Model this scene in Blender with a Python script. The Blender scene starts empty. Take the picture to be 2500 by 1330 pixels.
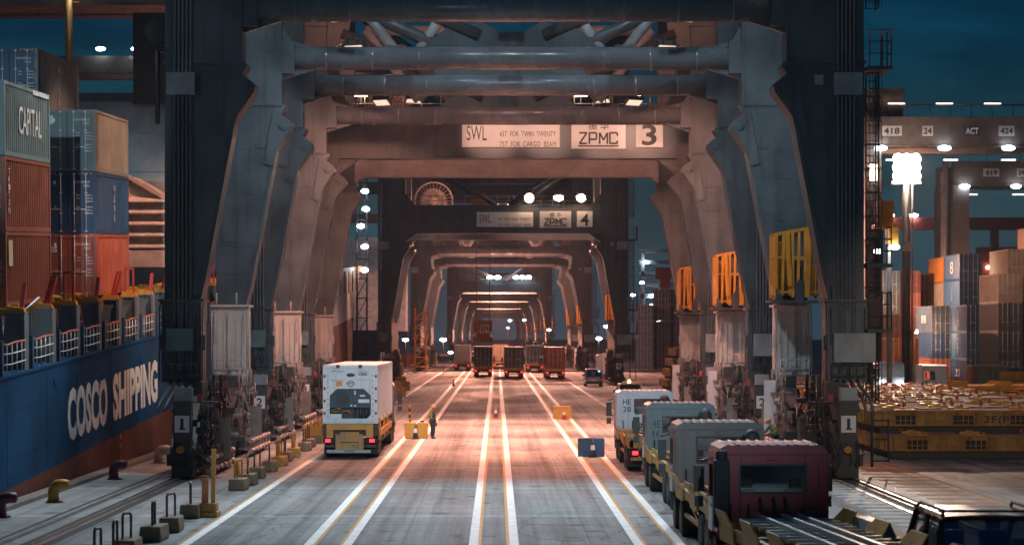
import bpy, math, random
from mathutils import Matrix, Vector
R = math.radians
random.seed(7)
scene = bpy.context.scene
COL = scene.collection

# ------------------------------------------------------------------ camera
FPX = 5000.0          # focal length in photo pixels (photo is 2500 wide)
VPX, VPY = 1213.0, 818.0
CAMZ = 5.5
cam_d = bpy.data.cameras.new('camera')
cam = bpy.data.objects.new('camera', cam_d)
COL.objects.link(cam)
cam.location = (0, 0, CAMZ)
cam.rotation_euler = (R(90), 0, 0)
cam_d.sensor_width = 36.0
cam_d.lens = 36.0 * FPX / 2500.0
cam_d.shift_x = (1250 - VPX) / 2500.0
cam_d.shift_y = (VPY - 665) / 2500.0
cam_d.clip_start = 0.5
cam_d.clip_end = 6000
cam_d.dof.use_dof = True
cam_d.dof.focus_distance = 92.0
cam_d.dof.aperture_fstop = 0.072 / 0.055
scene.camera = cam

# ------------------------------------------------------------------ world: dusk sky
SUN_EL, SUN_ROT = R(2.2), R(205)
world = bpy.data.worlds.new('World')
scene.world = world
world.use_nodes = True
wt = world.node_tree
for n in list(wt.nodes): wt.nodes.remove(n)
w_out = wt.nodes.new('ShaderNodeOutputWorld')
w_bg = wt.nodes.new('ShaderNodeBackground')
sky = wt.nodes.new('ShaderNodeTexSky')
sky.sky_type = 'NISHITA'
sky.sun_disc = False
sky.sun_elevation = SUN_EL
sky.sun_rotation = SUN_ROT
sky.altitude = 50
sky.air_density = 1.2
sky.dust_density = 0.6
sky.ozone_density = 4.0
w_tc = wt.nodes.new('ShaderNodeTexCoord')
w_map = wt.nodes.new('ShaderNodeMapping')
w_map.inputs['Scale'].default_value = (2.2, 2.2, 11.0)
w_noise = wt.nodes.new('ShaderNodeTexNoise')
w_noise.inputs['Scale'].default_value = 3.2
w_noise.inputs['Detail'].default_value = 6
w_noise.inputs['Roughness'].default_value = 0.55
w_ramp = wt.nodes.new('ShaderNodeValToRGB')
w_ramp.color_ramp.elements[0].position = 0.42
w_ramp.color_ramp.elements[0].color = (0, 0, 0, 1)
w_ramp.color_ramp.elements[1].position = 0.66
w_ramp.color_ramp.elements[1].color = (1, 1, 1, 1)
w_tint = wt.nodes.new('ShaderNodeMix'); w_tint.data_type = 'RGBA'; w_tint.blend_type = 'MULTIPLY'
w_tint.inputs['Factor'].default_value = 1.0
w_tint.inputs[7].default_value = (0.06, 0.40, 0.62, 1)
w_cl = wt.nodes.new('ShaderNodeMix'); w_cl.data_type = 'RGBA'; w_cl.blend_type = 'ADD'
w_sc = wt.nodes.new('ShaderNodeMath'); w_sc.operation = 'MULTIPLY'; w_sc.inputs[1].default_value = 0.8
L = wt.links.new
L(w_tc.outputs['Generated'], w_map.inputs['Vector'])
L(w_map.outputs['Vector'], w_noise.inputs['Vector'])
L(w_noise.outputs['Fac'], w_ramp.inputs['Fac'])
L(w_ramp.outputs['Color'], w_sc.inputs[0])
L(sky.outputs['Color'], w_tint.inputs[6])

L(w_sc.outputs[0], w_cl.inputs['Factor'])
w_cl.inputs[7].default_value = (0.04, 0.42, 0.62, 1)
w_sep = wt.nodes.new('ShaderNodeSeparateXYZ'); L(w_tc.outputs['Generated'], w_sep.inputs[0])
w_hr = wt.nodes.new('ShaderNodeMapRange'); w_hr.inputs['From Min'].default_value = -0.02; w_hr.inputs['From Max'].default_value = 0.15
w_hr.inputs['To Min'].default_value = 1.0; w_hr.inputs['To Max'].default_value = 0.0; w_hr.interpolation_type = 'SMOOTHSTEP'
L(w_sep.outputs['Z'], w_hr.inputs['Value'])
w_hz = wt.nodes.new('ShaderNodeMix'); w_hz.data_type = 'RGBA'
L(w_hr.outputs['Result'], w_hz.inputs['Factor']); L(w_tint.outputs[2], w_hz.inputs[6])
w_hz.inputs[7].default_value = (0.46, 0.84, 1.18, 1)
L(w_hz.outputs[2], w_cl.inputs[6])
L(w_cl.outputs[2], w_bg.inputs['Color'])
w_bg.inputs['Strength'].default_value = 0.05
L(w_bg.outputs['Background'], w_out.inputs['Surface'])

# the last light of the sun below the clouds, behind the camera
sd = bpy.data.lights.new('sun', 'SUN')
sd.energy = 0.05
sd.angle = R(12)
sd.color = (0.75, 0.88, 1.0)
sun = bpy.data.objects.new('sun', sd)
COL.objects.link(sun)
sun.rotation_euler = (R(90) - SUN_EL, 0, R(180) - SUN_ROT)

vs = scene.view_settings
vs.view_transform = 'Standard'
try: vs.look = 'None'
except Exception: pass
vs.exposure = 0.5
vs.gamma = 1.0
vs.use_curve_mapping = False
cy = scene.cycles
cy.use_denoising = True
cy.max_bounces = 6
cy.diffuse_bounces = 2
cy.glossy_bounces = 2
cy.transmission_bounces = 4
cy.transparent_max_bounces = 8
cy.volume_bounces = 0
cy.sample_clamp_indirect = 4.0
cy.caustics_reflective = False
cy.caustics_refractive = False

# ------------------------------------------------------------------ mesh builder
class MB:
    def __init__(s):
        s.v, s.f, s.mi, s.sm = [], [], [], []
        s.m = 0
        s.M = None
    def add(s, verts, faces, smooth=False):
        b = len(s.v)
        if s.M is not None:
            verts = [s.M @ Vector(p) for p in verts]
        s.v.extend([tuple(p) for p in verts])
        for fc in faces:
            s.f.append([i + b for i in fc]); s.mi.append(s.m); s.sm.append(smooth)
        return s
    def box(s, x0, x1, y0, y1, z0, z1):
        v = [(x0,y0,z0),(x1,y0,z0),(x1,y1,z0),(x0,y1,z0),(x0,y0,z1),(x1,y0,z1),(x1,y1,z1),(x0,y1,z1)]
        return s.add(v, [(0,3,2,1),(4,5,6,7),(0,1,5,4),(1,2,6,5),(2,3,7,6),(3,0,4,7)])
    def prism(s, poly, a, b, ax='y'):
        n = len(poly)
        def P(p, t):
            if ax == 'y': return (p[0], t, p[1])
            if ax == 'x': return (t, p[0], p[1])
            return (p[0], p[1], t)
        v = [P(p, a) for p in poly] + [P(p, b) for p in poly]
        f = [list(range(n)), list(range(2*n-1, n-1, -1))]
        for i in range(n):
            j = (i+1) % n
            f.append([i, i+n, j+n, j])
        return s.add(v, f)
    def tube(s, p0, p1, r, n=10, r1=None, caps=True):
        p0, p1 = Vector(p0), Vector(p1)
        if r1 is None: r1 = r
        d = (p1-p0).normalized()
        u = d.cross(Vector((0,0,1)))
        if u.length < 1e-3: u = d.cross(Vector((1,0,0)))
        u.normalize(); w = d.cross(u)
        v = []
        for p, rr in ((p0, r), (p1, r1)):
            for i in range(n):
                a = 2*math.pi*i/n
                v.append(p + (u*math.cos(a) + w*math.sin(a))*rr)
        f = [(i, (i+1) % n, n+(i+1) % n, n+i) for i in range(n)]
        s.add(v, f, True)
        if caps:
            b = len(s.v) - 2*n
            for ring in (list(range(b, b+n))[::-1], list(range(b+n, b+2*n))):
                s.f.append(ring); s.mi.append(s.m); s.sm.append(False)
        return s
    def bar(s, p0, p1, w, h=None):
        """square-section bar between two points"""
        h = h or w
        p0, p1 = Vector(p0), Vector(p1)
        d = (p1-p0).normalized()
        u = d.cross(Vector((0,0,1)))
        if u.length < 1e-3: u = Vector((1,0,0))
        u.normalize(); k = u.cross(d)
        v = [p + u*(a*w/2) + k*(b*h/2) for p in (p0, p1) for a, b in ((-1,-1),(1,-1),(1,1),(-1,1))]
        return s.add(v, [(0,1,2,3)[::-1],(4,5,6,7),(0,1,5,4),(1,2,6,5),(2,3,7,6),(3,0,4,7)])
    def pipe(s, pts, r, n=6):
        pts = [Vector(p) for p in pts]
        v, k = [], len(pts)
        pu = None
        for i, p in enumerate(pts):
            d = (pts[min(i+1, k-1)] - pts[max(i-1, 0)]).normalized()
            u = pu - d*pu.dot(d) if pu is not None else d.cross(Vector((0.13, 0.2, 1)))
            if u.length < 1e-3: u = d.cross(Vector((1, 0.1, 0)))
            u.normalize(); pu = u
            w = d.cross(u)
            rr = r[i] if isinstance(r, (list, tuple)) else r
            for j in range(n):
                a = 2*math.pi*j/n
                v.append(p + (u*math.cos(a) + w*math.sin(a))*rr)
        f = []
        for i in range(k-1):
            for j in range(n):
                f.append((i*n+j, i*n+(j+1) % n, (i+1)*n+(j+1) % n, (i+1)*n+j))
        s.add(v, f, True)
        b = len(s.v) - k*n
        for ring in (list(range(b, b+n))[::-1], list(range(b+(k-1)*n, b+k*n))):
            s.f.append(ring); s.mi.append(s.m); s.sm.append(False)
        return s
    def ball(s, c, r, nu=12, nv=8, half=False):
        rx, ry, rz = r if isinstance(r, (list, tuple)) else (r, r, r)
        v, f = [], []
        t0 = 0.0
        t1 = math.pi/2 if half else math.pi
        for i in range(nv+1):
            t = t0 + (t1-t0)*i/nv
            for j in range(nu):
                a = 2*math.pi*j/nu
                v.append((c[0]+rx*math.sin(t)*math.cos(a), c[1]+ry*math.sin(t)*math.sin(a), c[2]+rz*math.cos(t)))
        for i in range(nv):
            for j in range(nu):
                f.append((i*nu+j, (i+1)*nu+j, (i+1)*nu+(j+1) % nu, i*nu+(j+1) % nu))
        return s.add(v, f, True)
    def wheel(s, c, r, w, n=20, ax='x', hub=None):
        d = Vector((1,0,0)) if ax == 'x' else Vector((0,1,0))
        c = Vector(c)
        q = min(0.06, w*0.2)
        s.tube(c-d*(w/2), c-d*(w/2-q), r-q, n, r)
        s.tube(c-d*(w/2-q), c+d*(w/2-q), r, n, caps=False)
        s.tube(c+d*(w/2-q), c+d*(w/2), r, n, r-q)
        return s
    def torus(s, c, R0, r, ax='y', n=24, k=6):
        pts = []
        for i in range(n+1):
            a = 2*math.pi*i/n
            if ax == 'y': pts.append((c[0]+R0*math.cos(a), c[1], c[2]+R0*math.sin(a)))
            elif ax == 'x': pts.append((c[0], c[1]+R0*math.cos(a), c[2]+R0*math.sin(a)))
            else: pts.append((c[0]+R0*math.cos(a), c[1]+R0*math.sin(a), c[2]))
        return s.pipe(pts, r, k)
    def text(s, body, w, h, M, depth=0.004, bold=0.0):
        """lettering fitted into a w x h box centred on M's origin, in M's xz plane, facing -y"""
        v, f = text_data(body, bold)
        xs = [p[0] for p in v]; ys = [p[1] for p in v]
        x0, x1, y0, y1 = min(xs), max(xs), min(ys), max(ys)
        sx, sy = w/(x1-x0), h/(y1-y0)
        n = len(v)
        P = [M @ Vector(((p[0]-(x0+x1)/2)*sx, -depth, (p[1]-(y0+y1)/2)*sy)) for p in v]
        s.add(P, f)
        return s
    def build(s, name, mats, parent=None, bevel=0, loc=None):
        me = s.mesh(name, mats)
        o = bpy.data.objects.new(name, me)
        COL.objects.link(o)
        if parent is not None: o.parent = parent
        if loc is not None: o.location = loc
        if bevel:
            md = o.modifiers.new('bevel', 'BEVEL'); md.width = bevel; md.segments = 2; md.limit_method = 'ANGLE'; md.angle_limit = R(40)
        return o
    def mesh(s, name, mats):
        me = bpy.data.meshes.new(name)
        me.from_pydata(s.v, [], s.f)
        if not isinstance(mats, (list, tuple)): mats = [mats]
        for m in mats: me.materials.append(m)
        me.polygons.foreach_set('material_index', s.mi)
        me.polygons.foreach_set('use_smooth', s.sm)
        me.update()
        return me

_tc = {}
def text_data(body, bold=0.0):
    k = (body, bold)
    if k not in _tc:
        cu = bpy.data.curves.new('t', 'FONT')
        cu.body = body
        cu.offset = bold
        cu.resolution_u = 3
        ob = bpy.data.objects.new('t', cu)
        me = bpy.data.meshes.new_from_object(ob)
        _tc[k] = ([tuple(p.co) for p in me.vertices], [list(p.vertices) for p in me.polygons])
        bpy.data.objects.remove(ob); bpy.data.meshes.remove(me); bpy.data.curves.remove(cu)
    return _tc[k]

def T(x=0, y=0, z=0, rz=0, rx=0, ry=0):
    return Matrix.Translation((x, y, z)) @ Matrix.Rotation(rz, 4, 'Z') @ Matrix.Rotation(rx, 4, 'X') @ Matrix.Rotation(ry, 4, 'Y')

def setp(o, label=None, cat=None, group=None, kind=None):
    if label: o['label'] = label
    if cat: o['category'] = cat
    if group: o['group'] = group
    if kind: o['kind'] = kind
    return o
def thing(name, label, cat, loc=(0,0,0), rz=0, group=None, rx=0):
    o = bpy.data.objects.new(name, None)
    o.empty_display_size = 0.5
    COL.objects.link(o)
    o.location = loc
    o.rotation_euler = (rx, 0, rz)
    return setp(o, label, cat, group)
def struct(name, mb, mats):
    return setp(mb.build(name, mats), kind='structure')
_cache = {}
def part(key, name, fn, mats, parent, loc=(0,0,0), label=None, bevel=0, rz=0):
    """a part whose mesh is shared between all copies with the same key"""
    if key not in _cache:
        mb = MB(); fn(mb)
        _cache[key] = mb.mesh(name, mats)
    o = bpy.data.objects.new(name, _cache[key])
    COL.objects.link(o)
    o.parent = parent
    o.location = loc
    if rz: o.rotation_euler.z = rz
    if label: o['label'] = label
    if bevel:
        md = o.modifiers.new('bevel', 'BEVEL'); md.width = bevel; md.segments = 2; md.limit_method = 'ANGLE'; md.angle_limit = R(40)
    return o
def dup(o, parent=None, loc=None, rz=None):
    c = o.copy(); COL.objects.link(c)
    if parent is not None: c.parent = parent
    if loc is not None: c.location = loc
    if rz is not None: c.rotation_euler.z = rz
    for ch in list(o.children): dup(ch, c)
    return c
def gd(py): return FPX*CAMZ/(py-VPY)                 # distance of a ground point
def wx(px, d): return (px-VPX)*d/FPX
def wz(py, d): return CAMZ-(py-VPY)*d/FPX

# ------------------------------------------------------------------ materials
_m = {}
def mat(name, rgb, rough=0.5, metal=0.0, var=0.25, scale=1.2, dirt=None, amt=0.45, streak=False, bump=0.0, spec=0.5, rot=None):
    if name in _m: return _m[name]
    m = bpy.data.materials.new(name); m.use_nodes = True
    t = m.node_tree; N = t.nodes; lk = t.links.new
    b = N['Principled BSDF']
    b.inputs['Metallic'].default_value = metal
    b.inputs['Specular IOR Level'].default_value = spec
    tc = N.new('ShaderNodeTexCoord')
    n1 = N.new('ShaderNodeTexNoise'); n1.inputs['Scale'].default_value = scale; n1.inputs['Detail'].default_value = 5
    lk(tc.outputs['Object'], n1.inputs['Vector'])
    r1 = N.new('ShaderNodeMapRange'); r1.inputs['From Min'].default_value = 0.3; r1.inputs['From Max'].default_value = 0.7
    r1.inputs['To Min'].default_value = 1-var; r1.inputs['To Max'].default_value = 1+var*0.6
    lk(n1.outputs['Fac'], r1.inputs['Value'])
    mx = N.new('ShaderNodeMix'); mx.data_type = 'RGBA'; mx.blend_type = 'MULTIPLY'; mx.inputs['Factor'].default_value = 1
    mx.inputs[6].default_value = (*rgb, 1)
    lk(r1.outputs['Result'], mx.inputs[7])
    col = mx.outputs[2]
    if dirt:
        mp = N.new('ShaderNodeMapping')
        mp.inputs['Scale'].default_value = (1, 1, 0.09) if streak else (1, 1, 1)
        lk(tc.outputs['Object'], mp.inputs['Vector'])
        n2 = N.new('ShaderNodeTexNoise'); n2.inputs['Scale'].default_value = scale*3.1; n2.inputs['Detail'].default_value = 7; n2.inputs['Roughness'].default_value = 0.65
        lk(mp.outputs['Vector'], n2.inputs['Vector'])
        r2 = N.new('ShaderNodeMapRange'); r2.inputs['From Min'].default_value = 0.52; r2.inputs['From Max'].default_value = 0.72
        r2.inputs['To Max'].default_value = amt
        lk(n2.outputs['Fac'], r2.inputs['Value'])
        m2 = N.new('ShaderNodeMix'); m2.data_type = 'RGBA'
        lk(r2.outputs['Result'], m2.inputs['Factor']); lk(col, m2.inputs[6]); m2.inputs[7].default_value = (*dirt, 1)
        col = m2.outputs[2]
    lk(col, b.inputs['Base Color'])
    r3 = N.new('ShaderNodeMapRange'); r3.inputs['To Min'].default_value = max(0.04, rough-0.15); r3.inputs['To Max'].default_value = min(1, rough+0.15)
    lk(n1.outputs['Fac'], r3.inputs['Value']); lk(r3.outputs['Result'], b.inputs['Roughness'])
    if bump:
        bp = N.new('ShaderNodeBump'); bp.inputs['Strength'].default_value = bump; bp.inputs['Distance'].default_value = 0.02
        n3 = N.new('ShaderNodeTexNoise'); n3.inputs['Scale'].default_value = scale*9; n3.inputs['Detail'].default_value = 4
        lk(tc.outputs['Object'], n3.inputs['Vector']); lk(n3.outputs['Fac'], bp.inputs['Height']); lk(bp.outputs['Normal'], b.inputs['Normal'])
    _m[name] = m
    return m
def emit(name, rgb, s, sample=False):
    if name in _m: return _m[name]
    m = bpy.data.materials.new(name); m.use_nodes = True
    b = m.node_tree.nodes['Principled BSDF']
    b.inputs['Base Color'].default_value = (*[c*0.5 for c in rgb], 1)
    b.inputs['Emission Color'].default_value = (*rgb, 1)
    b.inputs['Emission Strength'].default_value = s
    try: m.cycles.emission_sampling = 'AUTO' if sample else 'NONE'
    except Exception: pass
    _m[name] = m
    return m
def glass(name, tint, gl=0.25):
    if name in _m: return _m[name]
    m = bpy.data.materials.new(name); m.use_nodes = True
    t = m.node_tree; N = t.nodes
    N.remove(N['Principled BSDF'])
    a = N.new('ShaderNodeBsdfTransparent'); a.inputs['Color'].default_value = (*tint, 1)
    g = N.new('ShaderNodeBsdfGlossy'); g.inputs['Roughness'].default_value = 0.05
    x = N.new('ShaderNodeMixShader'); x.inputs['Fac'].default_value = gl
    t.links.new(a.outputs[0], x.inputs[1]); t.links.new(g.outputs[0], x.inputs[2])
    t.links.new(x.outputs[0], N['Material Output'].inputs['Surface'])
    _m[name] = m
    return m

RUST = (0.12, 0.05, 0.025)
SOOT = (0.03, 0.03, 0.03)
steel = mat('crane_paint', (0.075, 0.093, 0.107), 0.36, var=0.3, scale=0.6, dirt=(0.035, 0.03, 0.026), amt=0.75, streak=True, bump=0.15)
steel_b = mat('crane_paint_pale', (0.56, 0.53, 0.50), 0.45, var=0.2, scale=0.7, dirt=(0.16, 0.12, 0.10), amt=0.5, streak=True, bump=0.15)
dark = mat('dark_machinery', (0.055, 0.056, 0.06), 0.55, var=0.3, dirt=(0.10, 0.06, 0.04), amt=0.4)
black = mat('black_rubber', (0.015, 0.015, 0.016), 0.7, var=0.3)
tyre = mat('tyre_rubber', (0.022, 0.022, 0.022), 0.8, var=0.3, dirt=(0.07, 0.065, 0.06), amt=0.5)
conduit = mat('conduit_grey', (0.13, 0.14, 0.15), 0.45)
boxgrey = mat('cabinet_grey', (0.30, 0.33, 0.35), 0.4, dirt=RUST, amt=0.3, streak=True)
yellow = mat('safety_yellow', (0.58, 0.245, 0.025), 0.45, dirt=RUST, amt=0.55, streak=True, var=0.25)
dyellow = mat('weathered_yellow', (0.42, 0.24, 0.06), 0.6, dirt=RUST, amt=0.75, streak=True, var=0.35)
white = mat('white_paint', (0.72, 0.73, 0.74), 0.45, dirt=(0.35, 0.33, 0.30), amt=0.4, streak=True, var=0.1)
signw = mat('sign_white', (0.78, 0.77, 0.74), 0.5, var=0.08)
ink = mat('sign_black', (0.02, 0.02, 0.025), 0.5, var=0.1)
chrome = mat('bare_metal', (0.5, 0.5, 0.5), 0.35, metal=0.9)
redp = mat('red_paint', (0.38, 0.04, 0.035), 0.5, dirt=SOOT, amt=0.4)
lensdim = emit('flood_lens', (1.0, 0.75, 0.58), 0.7)
cool = emit('lamp_cool', (0.75, 0.92, 1.0), 22)
warm = emit('lamp_warm', (1.0, 0.62, 0.38), 14)
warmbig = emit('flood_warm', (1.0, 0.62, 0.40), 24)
tail = emit('tail_light', (1.0, 0.02, 0.03), 3.5)
# ------------------------------------------------------------------ the apron
QX = -15.3            # quay edge
def ground_mat():
    m = bpy.data.materials.new('apron_concrete'); m.use_nodes = True
    t = m.node_tree; N = t.nodes; lk = t.links.new
    b = N['Principled BSDF']
    tc = N.new('ShaderNodeTexCoord')
    def noise(sc, detail, mapscale=(1,1,1), rough=0.6):
        mp = N.new('ShaderNodeMapping'); mp.inputs['Scale'].default_value = mapscale
        lk(tc.outputs['Object'], mp.inputs['Vector'])
        n = N.new('ShaderNodeTexNoise'); n.inputs['Scale'].default_value = sc; n.inputs['Detail'].default_value = detail; n.inputs['Roughness'].default_value = rough
        lk(mp.outputs['Vector'], n.inputs['Vector']); return n.outputs['Fac']
    def rng(v, a, c, lo, hi):
        r = N.new('ShaderNodeMapRange'); r.inputs['From Min'].default_value = a; r.inputs['From Max'].default_value = c
        r.inputs['To Min'].default_value = lo; r.inputs['To Max'].default_value = hi; lk(v, r.inputs['Value']); return r.outputs['Result']
    def mul(a, c):
        x = N.new('ShaderNodeMath'); x.operation = 'MULTIPLY'; lk(a, x.inputs[0]); lk(c, x.inputs[1]); return x.outputs[0]
    base = rng(noise(0.12, 6), 0.3, 0.7, 0.75, 1.2)
    fine = rng(noise(3.0, 8), 0.3, 0.7, 0.88, 1.1)
    tyre_n = rng(noise(1.0, 7, (1.1, 0.016, 1), 0.7), 0.42, 0.64, 1.06, 0.5)      # rubber worn along the lanes
    patch = mul(rng(noise(0.5, 6, (0.35, 0.10, 1)), 0.56, 0.64, 1.0, 0.66), rng(noise(1.3, 7, (1, 0.5, 1), 0.7), 0.62, 0.7, 1.0, 0.5))      # repaired bays, oil
    # slab joints across the lanes
    sx = N.new('ShaderNodeSeparateXYZ'); lk(tc.outputs['Object'], sx.inputs[0])
    def joint(out, period, width, depth):
        a = N.new('ShaderNodeMath'); a.operation = 'DIVIDE'; lk(out, a.inputs[0]); a.inputs[1].default_value = period
        f = N.new('ShaderNodeMath'); f.operation = 'FRACT'; lk(a.outputs[0], f.inputs[0])
        c = N.new('ShaderNodeMath'); c.operation = 'COMPARE'; lk(f.outputs[0], c.inputs[0]); c.inputs[1].default_value = 0.5; c.inputs[2].default_value = width/period/2
        return rng(c.outputs[0], 0, 1, 1.0, depth)
    j1 = joint(sx.outputs['Y'], 11.36, 0.2, 1.8)
    j2 = joint(sx.outputs['Y'], 5.68, 0.09, 0.5)
    j3 = joint(sx.outputs['X'], 5.0, 0.05, 0.75)
    grain = rng(noise(22.0, 4), 0.3, 0.7, 0.82, 1.16)
    vo = N.new('ShaderNodeTexVoronoi'); vo.feature = 'DISTANCE_TO_EDGE'; vo.inputs['Scale'].default_value = 0.22
    wv = N.new('ShaderNodeVectorMath'); wv.operation = 'ADD'
    nz = N.new('ShaderNodeTexNoise'); nz.inputs['Scale'].default_value = 0.9; nz.inputs['Detail'].default_value = 5
    lk(tc.outputs['Object'], nz.inputs['Vector']); lk(tc.outputs['Object'], wv.inputs[0]); lk(nz.outputs['Color'], wv.inputs[1]); lk(wv.outputs[0], vo.inputs['Vector'])
    crack = rng(vo.outputs['Distance'], 0.0, 0.012, 0.55, 1.0)
    vs_ = N.new('ShaderNodeTexVoronoi'); vs_.inputs['Scale'].default_value = 0.55; lk(tc.outputs['Object'], vs_.inputs['Vector'])
    oil = rng(vs_.outputs['Distance'], 0.10, 0.22, 0.5, 1.0)
    v = mul(mul(mul(base, fine), mul(tyre_n, patch)), mul(mul(j1, j2), mul(j3, mul(grain, mul(crack, oil)))))
    mx = N.new('ShaderNodeMix'); mx.data_type = 'RGBA'; mx.blend_type = 'MULTIPLY'; mx.inputs['Factor'].default_value = 1
    mx.inputs[6].default_value = (0.31, 0.305, 0.30, 1)
    lk(v, mx.inputs[7]); lk(mx.outputs[2], b.inputs['Base Color'])
    lk(rng(noise(0.3, 5, (0.6, 0.15, 1)), 0.35, 0.65, 0.6, 0.9), b.inputs['Roughness'])
    b.inputs['Specular IOR Level'].default_value = 0.1
    bp = N.new('ShaderNodeBump'); bp.inputs['Strength'].default_value = 0.25; bp.inputs['Distance'].default_value = 0.03
    lk(noise(6, 6), bp.inputs['Height']); lk(bp.outputs['Normal'], b.inputs['Normal'])
    return m
mb = MB(); mb.box(QX, 450, -60, 2600, -6, 0)
struct('quay_apron', mb, ground_mat())
mb = MB(); mb.box(QX-0.55, QX-0.003, -60, 700, -4, 0.14)
struct('quay_edge', mb, mat('quay_coping', (0.24, 0.19, 0.16), 0.8, dirt=(0.10, 0.07, 0.05), amt=0.7, bump=0.4))
wm = mat('harbour_water', (0.01, 0.025, 0.03), 0.12, var=0.2, scale=0.3, bump=0.6)
mb = MB(); mb.box(-450, QX-0.6, -60, 2600, -9, -2.6)
struct('water', mb, wm)

pw = mat('road_white', (0.84, 0.84, 0.83), 0.6, dirt=(0.25, 0.23, 0.22), amt=0.7, var=0.12, scale=1.6)
py_ = mat('road_yellow', (0.62, 0.28, 0.03), 0.6, dirt=(0.22, 0.18, 0.14), amt=0.75, scale=2.2)
porange = mat('road_orange', (0.5, 0.18, 0.03), 0.85, dirt=(0.22, 0.18, 0.14), amt=0.7)
pgrey = mat('road_grey_white', (0.42, 0.42, 0.41), 0.85, dirt=(0.2, 0.19, 0.18), amt=0.8)
def line(xc, side, w=0.24, yw=0.09, y0=20, y1=900):
    """white lane line with a yellow edge on one side (side = -1 or 1)"""
    mb = MB()
    mb.box(xc-w/2, xc+w/2, y0, y1, 0.001, 0.006)
    mb.m = 1
    a = xc + side*w/2
    mb.box(min(a, a+side*yw), max(a, a+side*yw), y0, y1, 0.001, 0.0055)
    return struct('road_marking', mb, [pw, py_])
for xc, s in ((-8.2, -1), (-4.95, 1), (-3.93, -1), (-0.62, 1), (0.46, -1), (3.73, 1), (4.84, -1), (8.45, 1)):
    line(xc, s)
mb = MB(); mb.box(16.62, 16.78, 30, 260, 0.001, 0.006); struct('road_marking', mb, porange)
mb = MB(); mb.box(11.05, 11.2, 30, 64, 0.001, 0.006); struct('road_marking', mb, porange)
mb = MB()
for k in range(24): mb.box(14.5, 16.5, 46+1.75*k, 46.5+1.75*k, 0.001, 0.0055)
struct('road_marking', mb, porange)
mb = MB()
for k in range(22): mb.box(11.6, 13.3, 50+1.3*k, 50.62+1.3*k, 0.001, 0.0055)
struct('road_marking', mb, pgrey)

CX = 0.7               # middle of the crane gauge
GA = 12.8             # half gauge
rail_m = mat('rail_steel', (0.20, 0.19, 0.18), 0.35, metal=0.8, dirt=RUST, amt=0.5)
groove = mat('rail_groove', (0.02, 0.02, 0.02), 0.9)
for s, desc in ((-1, 'waterside'), (1, 'landside')):
    x = CX + s*GA
    mb = MB(); mb.box(x-0.42, x-0.16, 20, 900, 0.001, 0.007); mb.box(x+0.16, x+0.42, 20, 900, 0.001, 0.007)
    mb.m = 1
    mb.box(x-0.05, x+0.05, 20, 900, 0.008, 0.10); mb.box(x-0.16, x+0.16, 20, 900, 0.001, 0.02)
    if s < 0: mb.box(x-1.05, x-0.9, 20, 900, 0.001, 0.03); mb.box(x-1.35, x-1.25, 20, 900, 0.001, 0.03)
    else: mb.box(x-0.72, x-0.62, 20, 900, 0.001, 0.03)
    setp(mb.build('crane_rail', [groove, rail_m]), 'steel crane rail in a dark groove along the '+('quay edge by the ship' if s < 0 else 'landward side beside the trucks'), 'rail')

# ------------------------------------------------------------------ ship to shore cranes
LEG = [(14.0,3.66),(14.0,36),(10.9,36),(10.9,16.42),(10.72,16.36),(10.72,16.26),(10.92,15.95),(10.45,15.6),(10.39,15.45),(10.43,15.25),
       (11.16,14.2),(12.36,7.75),(12.56,6.95),(12.56,3.66)]
LD = 1.3
def leg_fn(s):
    def fn(mb):
        mb.prism([(s*a, z) for a, z in LEG], 0, LD)
        # bolted flange, weld seams, inspection hole rims
        for z in (16.42, 24.0): mb.box(min(s*10.85,s*14.08), max(s*10.85,s*14.08), -0.08, LD+0.08, z-0.05, z+0.05)
        for k in range(14): mb.box(s*(11.0+0.22*k)-0.03, s*(11.0+0.22*k)+0.03, -0.1, -0.04, 16.28, 16.36)
        a = 11.75
        mb.prism([(s*11.75,11.2),(s*14.0,11.2),(s*14.0,11.23),(s*11.75,11.23)], -0.012, 0)
        for xx in (11.0, 12.4): mb.box(s*xx-0.015, s*xx+0.015, -0.012, 0, 16.6, 36)
        # raised plate edges down the front, weld beads and doubler plates
        for (a0,z0),(a1,z1) in (((11.3,14.0),(12.48,7.75)),((12.48,7.75),(12.66,6.95))): mb.bar((s*a0,-0.02,z0),(s*a1,-0.02,z1),0.07,0.05)
        for z, a0 in ((8.4,12.3),(9.7,12.05),(12.9,11.45),(14.3,11.25),(18.9,10.95),(21.5,10.95)): mb.box(*sorted((s*a0, s*13.98)), -0.014, 0, z, z+0.025)
        mb.box(*sorted((s*13.0, s*13.7)), -0.03, 0, 9.9, 10.8); mb.box(*sorted((s*12.2, s*12.75)), -0.025, 0, 12.2, 12.6)
        for k in range(9): mb.tube((s*12.75,-0.05,7.2+0.75*k),(s*12.75,0,7.2+0.75*k),0.05,6)
    return fn
def hinge_fn(s):
    def fn(mb):
        mb.prism([(s*10.44,15.42),(s*10.9,15.95),(s*11.3,16.1),(s*11.75,13.6),(s*11.3,13.5),(s*11.13,14.2)], -0.09, 0)
        mb.tube((s*10.8,-0.2,15.42),(s*10.8,0.1,15.42),0.2,16)
        mb.tube((s*10.8,-0.26,15.42),(s*10.8,-0.2,15.42),0.1,10)
        mb.tube((s*11.9,-0.05,14.6),(s*11.9,0.02,14.6),0.28,16)
    return fn
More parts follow.
